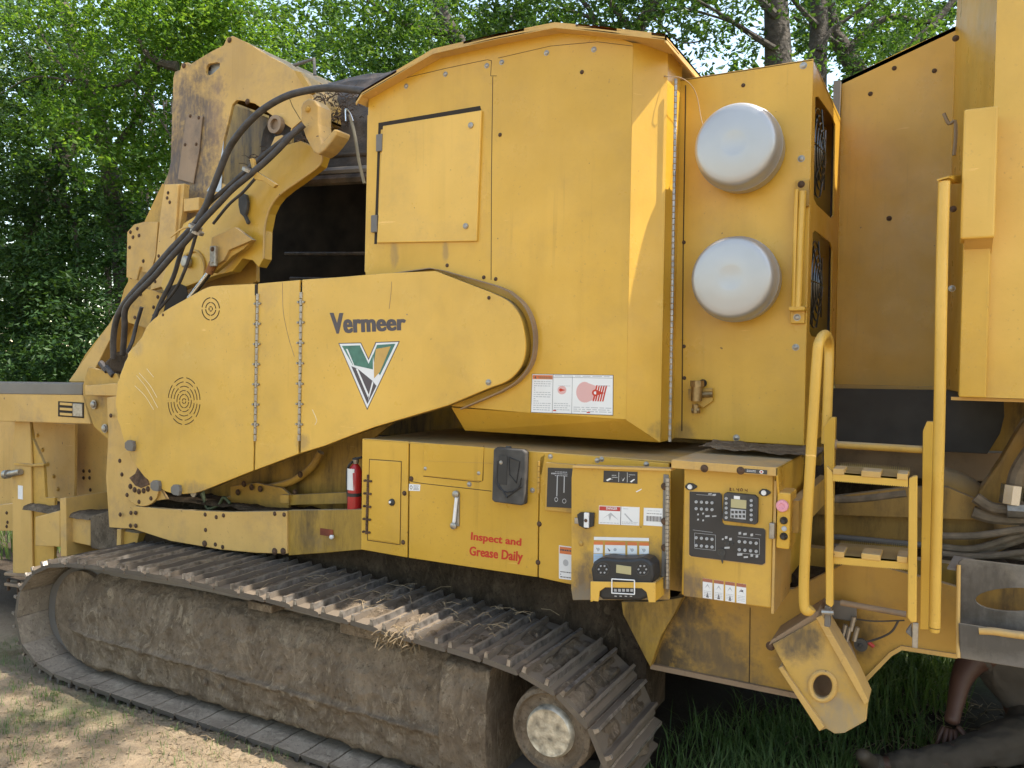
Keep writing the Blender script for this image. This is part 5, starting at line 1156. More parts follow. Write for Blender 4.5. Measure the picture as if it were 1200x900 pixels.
# dark drum cowl between hood and housing
xw0, xw1 = W(345, 150, 3.5).x-.25, W(428, 200, 3.5).x+.1
cw = MB(); n = 16; vv = []
zb0, zt0 = W(390, 205, 3.45).z, W(390, 98, 3.9).z
for k in range(n+1):
    t = k/n; a = math.radians(90*t); y = 3.95-.5*math.cos(a); z = zb0+(zt0-zb0)*math.sin(a)
    bmp = .012*math.sin(k*2.4)
    for j in range(13): 
        X_ = xw0+(xw1-xw0)*j/12; vv.append(Vector((X_, y+bmp+.012*noise.noise(Vector((X_*7, z*9, 2))), z+.02*noise.noise(Vector((X_*5, z*6, 8))))))
cw.add(vv, [(k*13+j, k*13+j+1, (k+1)*13+j+1, (k+1)*13+j) for k in range(n) for j in range(12)])
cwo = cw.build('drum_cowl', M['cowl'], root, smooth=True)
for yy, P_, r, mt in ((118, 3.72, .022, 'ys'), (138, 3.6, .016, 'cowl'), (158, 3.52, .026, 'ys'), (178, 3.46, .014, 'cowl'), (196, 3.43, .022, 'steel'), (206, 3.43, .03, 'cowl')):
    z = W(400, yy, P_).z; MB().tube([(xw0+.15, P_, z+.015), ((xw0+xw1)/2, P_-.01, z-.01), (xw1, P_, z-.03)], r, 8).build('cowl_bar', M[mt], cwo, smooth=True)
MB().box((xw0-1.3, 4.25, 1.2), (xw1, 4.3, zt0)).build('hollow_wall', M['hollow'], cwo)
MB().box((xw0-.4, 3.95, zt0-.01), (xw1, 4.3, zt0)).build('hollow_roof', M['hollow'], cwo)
m_ = MB()
for k in range(5): m_.tube([(xw0-.3, 4.2-.05*k, 1.72+.16*k), (xw1, 4.2-.05*k, 1.66+.16*k)], .012, 6)
m_.build('interior_rib', M['cowl'], cwo)
MB().box((W(262, 330, 3.3).x, 3.22, 1.66), (W(432, 320, 3.2).x, 3.7, 1.76)).build('throat_sill', M['grime'], cwo)
tube('wire_handle', WP([(338, 79), (352, 74), (368, 69), (369, 88)], 3.6), .010, M['steel'], hoodp, sm=False)
plate('torn_flap', [(344, 82), (352, 84), (360, 96), (366, 108), (362, 110), (352, 96)], HP-.05, .03, M['yd'], hoodp)
tube('wire_loop', WP([(405, 142), (405, 128), (410, 132), (414, 142)], 3.2), .004, M['chrome'], hoodp, seg=6)
tube('wire_rope', WP([(410, 135), (416, 160), (421, 190), (427, 215)], 3.2), .008, mat('frayed_rope', (.22, .19, .13), .9), hoodp, seg=6)
# hoses
HZ = []
def hose(pts, r, k=6): 
    o = tube('hydraulic_hose', [W(*p) for p in pts], r, M['hose'], root, k=k, seg=12); HZ.append(o); return o
hose([(432, 108, 3.0), (412, 105, 3.0), (385, 103, 2.98), (360, 106, 2.98), (335, 113, 2.98), (310, 127, 2.98), (288, 147, 2.98), (270, 171, 3.0), (259, 196, 3.0), (249, 222, 3.0), (238, 248, 3.0), (222, 270, 3.0), (200, 293, 2.98), (175, 322, 2.96), (152, 348, 2.95), (138, 370, 2.96), (133, 395, 2.98), (133, 420, 3.0)], .0175)
hose([(356, 146, 3.05), (342, 158, 3.02), (326, 175, 3.0), (308, 192, 2.98), (290, 207, 2.96), (272, 222, 2.95), (255, 240, 2.94), (238, 258, 2.93), (222, 278, 2.93), (200, 302, 2.92), (180, 325, 2.92), (160, 345, 2.92), (147, 362, 2.93), (146, 385, 2.96), (144, 415, 3.0)], .0165)
hose([(352, 150, 3.1), (330, 165, 3.08), (300, 190, 3.05), (268, 218, 3.03), (240, 243, 3.03), (228, 262, 3.03), (214, 290, 3.04), (203, 325, 3.05), (188, 355, 3.04), (176, 385, 3.02), (170, 400, 3.02)], .0125)
hose([(256, 238, 3.02), (235, 262, 3.0), (224, 295, 3.0), (216, 318, 3.0), (205, 340, 3.04), (180, 370, 3.04)], .009)
hose([(300, 208, 3.1), (285, 225, 3.1), (268, 240, 3.1), (250, 262, 3.1)], .008)
hose([(166, 360, 3.1), (160, 380, 3.1), (155, 400, 3.08), (148, 415, 3.05)], .011)
for (x, y, P, a) in ((229, 266, 2.96, .05), (231, 272, 2.95, .05), (292, 200, 2.97, .04)):
    c = W(x, y, P); MB().lathe(c, (.45, 0, .89), [(-.008, .036), (.008, .036)], 12).build('hose_clamp', M['zinc'], root)
plate('clamp_tab', [(292, 186), (296, 185), (299, 200), (312, 208), (324, 216), (320, 220), (308, 212), (298, 210)], 2.97, .02, M['yd'], root)
tube('clamp_wire', WP([(200, 278), (214, 268), (232, 264)], 2.95), .005, M['yl'], root, seg=6)
plate('hose_manifold', [(120, 425), (135, 412), (160, 415), (178, 405), (170, 430), (150, 436), (125, 440)], 3.0, .12, M['grime'], root, bev=.02)
for x, y in ((121, 425), (128, 430)): MB().tube([W(x-3, y, 3.0), W(x+5, y+10, 3.0)], .018, 8).build('hose_fitting', M['hose'], root, smooth=True)
# hanging rag
rag = MB(); pts = [(279, 228), (283, 226), (288, 228), (290, 236), (289, 246), (287, 252), (291, 260), (289, 263), (285, 254), (281, 250), (279, 240)]
rag.prism(WP(pts, HP-.15), (0, .02, 0)); tag(rag.build('rag', M['blackd'], None, bev=.004), 'dark shredded rag caught on the hood arm', 'rag')

# ------------------------------------------------------------------ things resting on the machine
fe = empty('fire_extinguisher', W(416, 640, 2.95), 'red fire extinguisher strapped upright beside the storage panels', 'fire extinguisher')
ca, cb_ = W(414.5, 637, 2.97), W(416.5, 546, 2.97); R_ = .034
MB().lathe(ca, cb_-ca, [(0, R_*.85), (.008, R_), ((cb_-ca).length-.03, R_), ((cb_-ca).length-.008, R_*.75), ((cb_-ca).length+.01, R_*.35), ((cb_-ca).length+.03, R_*.35)], 24).build('cylinder', M['red'], fe, smooth=True)
MB().tube([W(414, 538, 2.95), W(424, 536, 2.95)], .006, 8).build('lever', M['black'], fe, smooth=True)
tube('discharge_hose', WP([(413, 541), (408, 548), (407, 565), (409, 600)], 2.95), .006, M['black'], fe, seg=8)
MB().lathe(W(417, 541, 2.96), (0, 0, 1), [(-.01, .012), (.01, .016), (.02, .008)], 12).build('valve', M['zinc'], fe, smooth=True)
for y in (579, 599):
    p = W(415.5, y, 2.97); MB().lathe(p, (0, 0, 1), [(-.008, R_+.003), (.008, R_+.003)], 24).build('strap', M['black'], fe, smooth=True)
q = [W(409, 548, 2.93), W(417, 548, 2.93), W(416.5, 574, 2.93), W(408.8, 574, 2.93)]
lb = MB(); c0 = ca
for k in range(6):
    a0, a1 = math.radians(-150+k*16), math.radians(-150+(k+1)*16)
    z0, z1 = W(412, 574, 2.95).z, W(412, 549, 2.95).z
    X_, Y_ = ca.x+.002, ca.y
    lb.add([(X_+(R_+.001)*math.cos(a0), Y_+(R_+.001)*math.sin(a0), z0), (X_+(R_+.001)*math.cos(a1), Y_+(R_+.001)*math.sin(a1), z0), (X_+(R_+.001)*math.cos(a1), Y_+(R_+.001)*math.sin(a1), z1), (X_+(R_+.001)*math.cos(a0), Y_+(R_+.001)*math.sin(a0), z1)], [(0, 1, 2, 3)])
lb.build('paper_label', M['white'], fe)
# radio remote
rm = empty('remote_control', W(730, 703, DP-.05), 'black radio remote with small display sitting in the yellow holder', 'remote control')
bd = MB(); bd.prism(WP([(692, 668), (695, 659), (701, 655), (709, 653.5), (722, 655), (742, 655), (752, 653.5), (760, 656), (765, 662), (766, 676), (764, 684), (762, 699), (750, 704), (706, 703), (697, 696), (694, 682)], DP-.09), (0, .08, 0))
bd = bd.build('body', M['black'], rm, bev=.010)
rect('display', 722, 663, 739.5, 672.5, DP-.093, .006, M['scr'], rm, .001)
for cx2, n_ in ((706.5, 8), (753, 8)):
    m_ = MB(); ringp = [W(cx2+7.5*math.cos(a*math.pi/8), 667+7.5*math.sin(a*math.pi/8), DP-.091) for a in range(17)]; m_.tube(ringp, .002, 6, caps=False); m_.build('dial_ring', M['blackd'], rm, smooth=True)
    for k in range(6):
        a = k*math.pi/3; o = dial(cx2+4.5*math.cos(a), 667+4.5*math.sin(a), .003, rm, DP-.091)
        o.name = 'button'
m_ = MB(); ws = WP([(717, 678.5), (743.5, 680), (743.5, 696.5), (717, 695)], DP-.108)
for i in range(4): m_.tube([ws[i], ws[(i+1) % 4]], .0022, 6)
m_.build('white_outline', M['white'], rm, smooth=True)
mb = MB()
for k in range(5):
    q = WP([(719.5+4.8*k, 690), (722.8+4.8*k, 690.2), (722.8+4.8*k, 693.5), (719.5+4.8*k, 693.3)], DP-.0925); mb.add(q, [(3, 2, 1, 0)])
    q = WP([(720+6*k, 698), (722.8+6*k, 698.2), (722.8+6*k, 699.3), (720+6*k, 699.1)], DP-.0925); mb.add(q, [(3, 2, 1, 0)]) if k < 4 else None
mb.build('key_marks', M['grey'], rm)

# ------------------------------------------------------------------ person beneath the machine
def skin_obj(name, chains, mt, par, sub=2):
    verts, edges, rad = [], [], []; idx = {}
    for ch in chains:
        prev = None
        for (co, r) in ch:
            key = tuple(round(c, 4) for c in co)
            if key not in idx: idx[key] = len(verts); verts.append(Vector(co)); rad.append(r)
            i = idx[key]
            if prev is not None and prev != i: edges.append((prev, i))
            prev = i
    loc = verts[0].copy(); me = bpy.data.meshes.new(name); me.from_pydata([v-loc for v in verts], edges, [])
    o = bpy.data.objects.new(name, me); link(o, par, loc)
    sk_ = o.modifiers.new('skin', 'SKIN'); sk_.use_smooth_shade = True
    for i, d in enumerate(me.skin_vertices[0].data): d.radius = (rad[i], rad[i]); d.use_root = (i == 0)
    s2 = o.modifiers.new('sub', 'SUBSURF'); s2.levels = s2.render_levels = sub
    if name in ('shirt', 'trousers'):
        s2.levels = s2.render_levels = 4
        tx = bpy.data.textures.new('folds', 'CLOUDS'); tx.noise_scale = .09; tx.noise_depth = 3
        dm = o.modifiers.new('folds', 'DISPLACE'); dm.texture = tx; dm.strength = .035; dm.mid_level = .5
    me.materials.append(mt); return o
pr = empty('person', G(1170, 872, .02), 'person in grey shirt and dark trousers leaning on one hand under the machine', 'person')
pel = (.46, 3.86, .20); ab = (.40, 3.88, .34); chs = (.30, 3.90, .50); nk = (.24, 3.90, .64); hdp = (.20, 3.86, .74); hdt = (.18, 3.85, .84)
wr = W(1117, 838, 3.62); el_ = W(1126, 795, 3.70); sh = (.14, 3.78, .50); shb = (.42, 4.02, .52)
wr, el_ = tuple(wr), tuple(el_)
hand = tuple(W(1114, 850, 3.60))
body = skin_obj('body', [[(pel, .15), (ab, .14), (chs, .15), (nk, .06), (hdp, .085), (hdt, .075)], [(chs, .15), (sh, .07), (el_, .042), (wr, .028), (hand, .036)], [(chs, .15), (shb, .07), ((.55, 4.0, .32), .045), ((.58, 3.9, .12), .03)],
    [(pel, .15), (tuple(W(1185, 868, 3.62)), .070), (tuple(W(1118, 886, 3.45)), .046), (tuple(W(1062, 895, 3.42)), .038), (tuple(W(1024, 897, 3.40)), .032)], [(pel, .15), ((.70, 3.6, .2), .09), ((.80, 3.3, .12), .06)]], M['skin'], pr)
skin_obj('shirt', [[(pel, .165), (ab, .160), (chs, .165), (nk, .075)], [(chs, .165), (sh, .085), (tuple(Vector(sh).lerp(Vector(el_), .45)), .064)], [(chs, .165), (shb, .085), ((.52, 4.0, .38), .06)]], M['shirt'], pr)
skin_obj('trousers', [[((.45, 3.86, .24), .165), (pel, .168), (tuple(W(1185, 868, 3.62)), .082), (tuple(W(1118, 886, 3.45)), .058), (tuple(W(1062, 895, 3.42)), .048), (tuple(W(1036, 896, 3.41)), .044)], [(pel, .168), ((.70, 3.6, .2), .10), ((.80, 3.3, .12), .075)]], M['jeans'], pr)
skin_obj('boot', [[(tuple(W(1040, 896, 3.41)), .045), (tuple(W(1022, 897, 3.40)), .043), (tuple(W(1014, 889, 3.34)), .034), (tuple(W(1010, 884, 3.24)), .026)]], M['boot'], pr)
hv = Vector(hand)
for k, (dx, dy, ln, cu_) in enumerate(((-.034, -.010, .062, .6), (-.017, -.024, .075, .6), (.002, -.030, .080, .65), (.020, -.026, .070, .7))):
    b0 = hv+Vector((dx*.6, dy*.5, -.006)); b1_ = hv+Vector((dx, dy-.012, -.034)); b2__ = hv+Vector((dx*1.25, dy-.022, -.034-ln*.45)); b3 = hv+Vector((dx*1.35, dy-.018, -.034-ln*.8))
    skin_obj('finger', [[(tuple(b0), .012), (tuple(b1_), .0105), (tuple(b2__), .009), (tuple(b3), .0075)]], M['skin'], body, sub=1)
skin_obj('thumb', [[(tuple(hv+Vector((.02, 0, .004))), .013), (tuple(hv+Vector((.05, -.012, -.022))), .0115), (tuple(hv+Vector((.068, -.018, -.052))), .009)]], M['skin'], body, sub=1)
hh = MB(); hh.lathe(Vector(hdt)+Vector((0, .01, -.03)), (0, .2, 1), [(-.05, .085), (0, .092), (.04, .08), (.07, .045), (.078, 0)], 16); hh.build('hair', M['hair'], pr, smooth=True)
for s_ in (-1, 1): MB().lathe(Vector(hdp)+Vector((-.075, s_*.03, .035)), (-1, 0, 0), [(0, .012), (.008, .008)], 8).build('eye', M['white'], body)
MB().lathe(Vector(hdp)+Vector((-.078, 0, .01)), (-1, 0, -.2), [(0, .016), (.015, .012), (.024, .006)], 8).build('nose', M['skin'], body, smooth=True)

# ------------------------------------------------------------------ vegetation
def leafmat(name, cols, trans=.5):
    m = bpy.data.materials.new(name); m.use_nodes = True; nt = m.node_tree; L = nt.links.new; nt.nodes.clear()
    g = N(nt, 'ShaderNodeNewGeometry'); r = N(nt, 'ShaderNodeValToRGB'); cr = r.color_ramp
    cr.elements[0].color = (*cols[0], 1); cr.elements[1].color = (*cols[-1], 1)
    e = cr.elements.new(.5); e.color = (*cols[1], 1)
    L(g.outputs['Random Per Island'], r.inputs[0])
    d = N(nt, 'ShaderNodeBsdfPrincipled'); d.inputs['Roughness'].default_value = .5; d.inputs['Specular IOR Level'].default_value = .35
    t = N(nt, 'ShaderNodeBsdfTranslucent'); mx = N(nt, 'ShaderNodeMixShader'); mx.inputs[0].default_value = trans; o = N(nt, 'ShaderNodeOutputMaterial')
    tc = N(nt, 'ShaderNodeMix', data_type='RGBA', blend_type='MULTIPLY'); tc.inputs[0].default_value = 1; tc.inputs[7].default_value = (1.7, 1.5, .6, 1)
    L(r.outputs[0], d.inputs['Base Color']); L(r.outputs[0], tc.inputs[6]); L(tc.outputs[2], t.inputs[0]); L(d.outputs[0], mx.inputs[1]); L(t.outputs[0], mx.inputs[2]); L(mx.outputs[0], o.inputs[0])
    return m
LM1 = leafmat('leaves_mid', [(.035, .09, .02), (.055, .12, .025), (.085, .15, .032)])
LM2 = leafmat('leaves_bright', [(.05, .12, .022), (.08, .165, .028), (.12, .20, .04)], .6)
LM3 = leafmat('leaves_dark', [(.025, .06, .015), (.035, .08, .02), (.055, .11, .025)], .35)
BK = mat('bark', (.055, .045, .035), .9, var=.45, vscale=14, bump=.02, bscale=24)
def crown(blobs, size, rnd, per=26):
    # blobs: (centre, radii, number of twigs). Each twig carries leaves of two faces folded along the midrib
    mb = MB(); V, Fc = mb.v, mb.f
    for (c, rad, nt_) in blobs:
        for _ in range(nt_):
            while True:
                u = Vector((rnd.uniform(-1, 1), rnd.uniform(-1, 1), rnd.uniform(-1, 1)))
                if .15 < u.length < 1: break
            q = Vector((c[0]+u.x*rad[0], c[1]+u.y*rad[1], c[2]+u.z*rad[2]))
            if noise.noise(q*1.1+Vector((5, 1, 3))) < -.18: continue
            d = Vector((rnd.gauss(0, 1), rnd.gauss(0, 1), rnd.gauss(-.2, .5))).normalized()
            ln = rnd.uniform(.25, .6)
            for k in range(per):
                t = rnd.random(); p = q+d*ln*t+Vector((rnd.gauss(0, .06), rnd.gauss(0, .06), rnd.gauss(0, .05)))
                a = Vector((rnd.gauss(0, 1), rnd.gauss(0, 1), rnd.gauss(-.35, .5))).normalized(); b = a.cross(Vector((rnd.gauss(0, .5), rnd.gauss(0, .5), 1))).normalized()
                s_ = size*.88*rnd.uniform(.55, 1.3); nn = a.cross(b)*s_*.12
                i = len(V); V += [p, p+a*s_*.45+b*s_*.26+nn, p+a*s_, p+a*s_*.45-b*s_*.26+nn]
                Fc += [(i, i+1, i+2), (i, i+2, i+3)]
    mb.m = [0]*len(Fc); return mb
R1 = random.Random(11)
def tree(label, base, trunk, r0, limbs, blobs, size, lm, group=None, per=26, cat='tree'):
    b = Vector(base); t = empty('tree', b, label, cat, group)
    tp_ = smooth(trunk, 5); n = len(tp_)
    tko = MB().tube(tp_, [r0*(1-.55*i/n) for i in range(n)], 12).build('trunk', BK, t, smooth=True)
    for l in limbs:
        lp_ = smooth(l[0], 4); n2 = len(lp_); MB().tube(lp_, [l[1]*(1-.75*i/n2) for i in range(n2)], 7).build('limb', BK, t, smooth=True)
    crown(blobs, size, R1, per).build('crown', lm, t)
    return t
# trunks seen above the radiator cabinet
def col_at(x, d):  # ground point below pixel column x at depth d
    p = D(x, 440, d); return Vector((p.x, p.y, 0))
def pline(l, d): return [D(x, y, d) for x, y in l]
b1 = col_at(905, 8.5); b2t = col_at(955, 9.5)
tree('tree with thick grey trunk rising just above the radiator cabinet', b1, [b1, D(908, 300, 8.5), D(912, 100, 8.5), D(910, 20, 8.5), D(905, -80, 8.5), D(900, -200, 8.6)], .185,
     [(pline([(912, 60), (880, 40), (850, 20), (800, -10)], 8.4), .04), (pline([(910, 20), (870, -20), (800, -80)], 8.4), .05), (pline([(905, -60), (960, -120), (1050, -200)], 8.4), .05)],
     [(D(860, 5, 8.0), (1.0, 1.0, .45), 55), (D(900, -160, 8.5), (2.6, 1.8, 1.1), 150), (D(840, 78, 7.8), (.55, .4, .12), 12)], .085, LM3)
tree('tree with slimmer trunk right beside the thick grey trunk', b2t, [b2t, D(957, 300, 9.5), D(957, 100, 9.5), D(960, 20, 9.5), D(958, -60, 9.5), D(970, -220, 9.5)], .145,
     [(pline([(960, 60), (975, 35), (1010, 10), (1060, -30)], 9.4), .04), (pline([(957, 30), (930, 0), (900, -50)], 9.4), .04)],
     [(D(985, 20, 11), (1.0, .8, .6), 60), (D(880, 30, 11), (.6, .6, .5), 30), (D(1000, -140, 9.5), (2.2, 1.5, .9), 120)], .085, LM1)
b3 = col_at(1035, 10)
tree('leaning dark tree between the cabinet and the right housing', b3, [b3, D(1035, 250, 10), D(1020, 120, 10), D(990, 60, 10), D(975, 30, 10), D(960, -60, 10)], .16,
     [(pline([(990, 60), (1040, 20), (1090, 25), (1140, -20)], 9.9), .05), (pline([(1010, 100), (1060, 60), (1110, 10), (1130, -40)], 9.9), .07), (pline([(1000, 80), (980, 50), (930, 20)], 9.9), .05)],
     [(D(1015, 60, 9.6), (.6, .8, .7), 70), (D(1060, 0, 9.6), (1.3, 1.0, .55), 90), (D(985, 100, 9.0), (.6, .5, .35), 30), (D(1100, -120, 9.8), (2.0, 1.5, .8), 90)], .085, LM1)
b4 = col_at(720, 9)
tree('tree behind the housing roof with thin dark forked limbs', b4, [b4, D(725, 250, 9), D(740, 100, 9), D(745, 40, 9), D(770, 0, 9), D(800, -80, 9)], .12,
     [(pline([(745, 40), (720, 10), (700, -20)], 8.9), .05), (pline([(760, 15), (775, 30), (800, 50), (835, 45)], 8.9), .02), (pline([(750, 30), (790, 10), (840, 20), (875, 35)], 8.9), .025), (pline([(740, 60), (700, 25), (660, 10)], 8.9), .04), (pline([(700, 40), (690, 10), (650, -30)], 8.9), .04)],
     [(D(700, -20, 8.6), (1.4, 1.0, .5), 80), (D(640, 10, 8.6), (.9, .8, .4), 55), (D(775, -30, 8.8), (1.0, .8, .42), 60), (D(770, 40, 8.5), (.5, .4, .2), 12), (D(830, 30, 8.4), (.4, .4, .25), 12), (D(750, -160, 9), (2.2, 1.6, 1.0), 120)], .08, LM3)
b5 = col_at(540, 9.5)
tree('dark leafed tree rising behind the housing roof peak', b5, [b5, D(540, 250, 9.5), D(545, 80, 9.5), D(520, 20, 9.5), D(500, -60, 9.5)], .14,
     [(pline([(545, 60), (590, 30), (620, 0), (640, -40)], 9.4), .05), (pline([(530, 40), (480, 30), (430, 0)], 9.4), .05)],
     [(D(560, 10, 9.0), (1.3, 1.0, .55), 130), (D(470, 25, 9.0), (.9, 1.0, .6), 110), (D(440, 80, 8.8), (.7, .7, .5), 60), (D(610, 20, 9.2), (.6, .6, .35), 40), (D(400, 30, 9.0), (.9, .9, .6), 90), (D(520, -140, 9.5), (2.6, 1.8, 1.0), 140)], .08, LM1)
b6 = col_at(150, 10.5)
tree('bright green tree left of the mill hood with a bent grey limb', b6, [b6, D(150, 420, 10.5), D(140, 280, 10.5), D(120, 160, 10.5), D(90, 60, 10.5), D(60, -40, 10.5)], .15,
     [(pline([(208, 78), (190, 74), (172, 62), (163, 45)], 9.2), .06), (pline([(178, 60), (150, 95), (115, 102), (88, 92), (60, 110)], 9.6), .03), (pline([(130, 180), (165, 130), (195, 60), (240, 20), (300, 15)], 10), .045), (pline([(200, 160), (165, 105), (120, 60)], 9.4), .012), (pline([(100, 120), (60, 60), (40, 20)], 9.6), .02), (pline([(85, 95), (40, 90), (0, 110)], 9.4), .012)],
     [(D(150, 40, 9.4), (1.4, 1.2, .8), 330), (D(230, 20, 9.8), (1.2, 1.0, .6), 200), (D(120, 160, 9.6), (1.1, 1.0, .7), 250), (D(60, 30, 9.6), (.8, .8, .6), 110), (D(180, 170, 9.9), (.6, .8, .6), 110), (D(300, 20, 9.6), (.9, .8, .5), 110)], .085, LM2)
b7 = col_at(30, 11)
tree('dark tree at the left edge with a straight shaded trunk', b7, [b7, D(25, 420, 11), D(40, 250, 11), D(80, 180, 11), D(100, 60, 11)], .13,
     [(pline([(60, 230), (84, 250), (90, 300), (88, 360)], 10.5), .04), (pline([(70, 190), (60, 120), (20, 40)], 10.5), .05)],
     [(D(20, 150, 10.2), (.9, 1.0, 1.3), 230), (D(60, 260, 10.4), (1.3, 1.1, .8), 260), (D(10, 60, 10.2), (.8, .8, .8), 120), (D(140, 260, 10.6), (.8, .8, .6), 130)], .085, LM3)
b8 = col_at(128, 12)
tree('slender tree with straight thin trunk left of the mill hood', b8, [b8, D(128, 420, 12), D(126, 280, 12), D(124, 170, 12)], .07, [(pline([(126, 280), (150, 240), (170, 200)], 12), .03)],
     [(D(120, 200, 12), (1.2, 1.0, 1.0), 120)], .09, LM1)
b9 = Vector((1.6, 7.2, 0))  # out-of-view tree added so its crown throws dappled shade on track and ground
tree('unseen tall tree added behind the right housing, its crown shading the machine', b9, [b9, Vector((1.5, 7.0, 3)), Vector((1.2, 6.4, 5.5)), Vector((.9, 5.6, 8))], .2,
     [([Vector((1.2, 6.4, 5.5)), Vector((.4, 5.0, 7.0)), Vector((-.6, 3.8, 7.8))], .07), ([Vector((1.3, 6.6, 4.9)), Vector((1.2, 4.6, 6.8)), Vector((1.0, 3.2, 7.6))], .07)],
     [(Vector((-.6, 3.3, 7.9)), (1.9, 1.7, .8), 520), (Vector((.9, 2.2, 7.9)), (1.3, 1.1, .6), 230), (Vector((-2.2, 3.0, 8.0)), (1.5, 1.9, .8), 420)], .10, LM1)
# undergrowth and the far wood read as masses
mb = crown([(D(40, 400, 9.8), (1.6, 1.0, .9), 420), (D(120, 380, 9.9), (1.0, .9, 1.0), 300), (D(30, 340, 10.6), (1.4, .9, .9), 300), (D(90, 250, 10.9), (1.2, .9, .8), 240), (D(-60, 330, 10), (1.4, 1.2, 1.6), 260), (D(20, 480, 9.4), (1.6, 1.0, .6), 160), (D(100, 320, 10.2), (1.0, .9, .6), 160)], .085, R1)
tag(mb.build('undergrowth', LM3, None), 'dense dark leafy undergrowth along the wood edge at left', 'bushes', kind='stuff')
blobs = []
for i in range(34):
    x = -150+1500*i/33; d = R1.uniform(13, 18)
    for y in (430, 300, 180, 70):
        if y < 100 and x > 640: continue
        blobs.append((D(x+R1.uniform(-25, 25), y+R1.uniform(-30, 30), d), (2.0, 2.0, 1.5), 30 if x < 700 else 16))
    
for i in range(26):
    x = -150+750*i/25
    for y in (440, 360, 280, 200, 120, 40): blobs.append((D(x+R1.uniform(-25, 25), y+R1.uniform(-30, 30), R1.uniform(19, 23)), (2.6, 2.0, 1.9), 36))
for x, y, k in ((1000, 0, 90), (1060, 40, 90), (700, 0, 70), (640, 20, 60), (560, 40, 70), (480, 60, 70), (980, 60, 60), (760, 10, 40), (1120, -20, 60), (860, -10, 25)): blobs.append((D(x, y, 15+R1.random()*3), (1.3, 1.0, .8), k))
mb = crown(blobs, .19, R1, per=22)
tag(mb.build('far_woodland', LM3, None), 'shaded woodland filling the background behind the machine', 'woods', kind='stuff')
mb = MB()
for i in range(38):
    x = R1.uniform(-60, 420); d = R1.uniform(12, 17); a = col_at(x, d); lean = R1.uniform(-.4, .4)
    mb.tube([a, a+Vector((lean*.4, 0, 2.5)), a+Vector((lean, 0, 6))], [R1.uniform(.03, .07), .03, .015], 6)
tag(mb.build('far_stems', BK, None), 'thin far trunks deep in the shaded wood', 'tree trunks', kind='stuff')

# grass
blobs = []
for i in range(30):
    a = math.radians(150+240*i/29); d = R1.uniform(11, 13.5)
    for z in (1.2, 3.6, 6.0): blobs.append((Vector((-1.0+d*math.cos(a), d*math.sin(a), z)), (1.7, 1.7, 1.5), 26))
mb = crown(blobs, .26, R1, per=16)  # foliage ring behind the camera, added to cut low sky light and reflections
tag(mb.build('unseen_shade_woodland', LM3, None), 'unseen trees behind the camera, added to dim the light from the near side', 'woods', kind='stuff')

GM = leafmat('grass_blades', [(.06, .11, .03), (.10, .17, .05), (.16, .22, .08)], .35)
def grass(pts, h, w_, rnd, n):
    mb = MB()
    for (c, r, k) in pts:
        for _ in range(k):
            a = rnd.uniform(0, 6.28); rr = r*math.sqrt(rnd.random()); p = Vector((c[0]+rr*math.cos(a), c[1]+rr*math.sin(a), 0)); p.z = gh(p.x, p.y)-.003
            d = Vector((rnd.gauss(0, 1), rnd.gauss(0, 1), 0)).normalized(); s = Vector((-d.y, d.x, 0))*w_*rnd.uniform(.6, 1.2); H = h*rnd.uniform(.4, 1.2); ln = rnd.uniform(.3, .9)*H
            i = len(mb.v); mb.v += [p-s, p+s, p+d*ln*.35+Vector((0, 0, H*.6))+s*.8, p+d*ln*.35+Vector((0, 0, H*.6))-s*.8, p+d*ln+Vector((0, 0, H*.85))]
            mb.f += [(i, i+1, i+2, i+3), (i+3, i+2, i+4)]; mb.m += [0, 0]
    return mb
R2 = random.Random(5)
cl = [(G(x, y), r, k) for x, y, r, k in ((40, 828, .12, 90), (60, 850, .18, 160), (20, 850, .1, 70), (95, 838, .12, 80), (55, 815, .06, 40), (10, 885, .1, 60), (130, 858, .15, 70), (262, 866, .03, 30), (60, 812, .05, 40), (20, 808, .1, 50), (5, 780, .15, 100), (15, 760, .2, 120), (310, 872, .12, 30), (330, 886, .1, 30), (205, 857, .06, 15), (150, 835, .05, 15), (35, 795, .1, 50))]
for _ in range(60): cl.append((G(R2.uniform(0, 330), R2.uniform(800, 898)), .12, 10))
tag(grass(cl, .045, .0013, R2, 0).build('short_grass', GM, None), 'sparse short grass tufts on the sandy ground', 'grass', kind='stuff')
cl = [(Vector((R2.uniform(-.95, .0), R2.uniform(2.9, 3.9), 0)), .12, 26) for _ in range(70)]
cl += [(G(R2.uniform(780, 1000), R2.uniform(850, 930)), .06, 10) for _ in range(50)]
tag(grass(cl, .17, .0028, R2, 0).build('tall_grass', GM, None), 'dark tall grass growing beneath the yellow frame', 'grass', kind='stuff')
cl = [(Vector((R2.uniform(-1.2, 1.5), R2.uniform(4.9, 7.5), 0)), .25, 60) for _ in range(110)]+[(Vector((R2.uniform(-.45, .05), R2.uniform(3.9, 4.9), 0)), .12, 40) for _ in range(26)]
tag(grass(cl, .28, .004, R2, 0).build('sunlit_grass', GM, None), 'sunlit long grass seen through the frame notch', 'grass', kind='stuff')
cl = [(Vector((R2.uniform(-11, -5.0), R2.uniform(4.0, 9), 0)), .3, 60) for _ in range(260)]
tag(grass(cl, .25, .005, R2, 0).build('verge_grass', GM, None), 'bright green verge grass behind the support post', 'grass', kind='stuff')
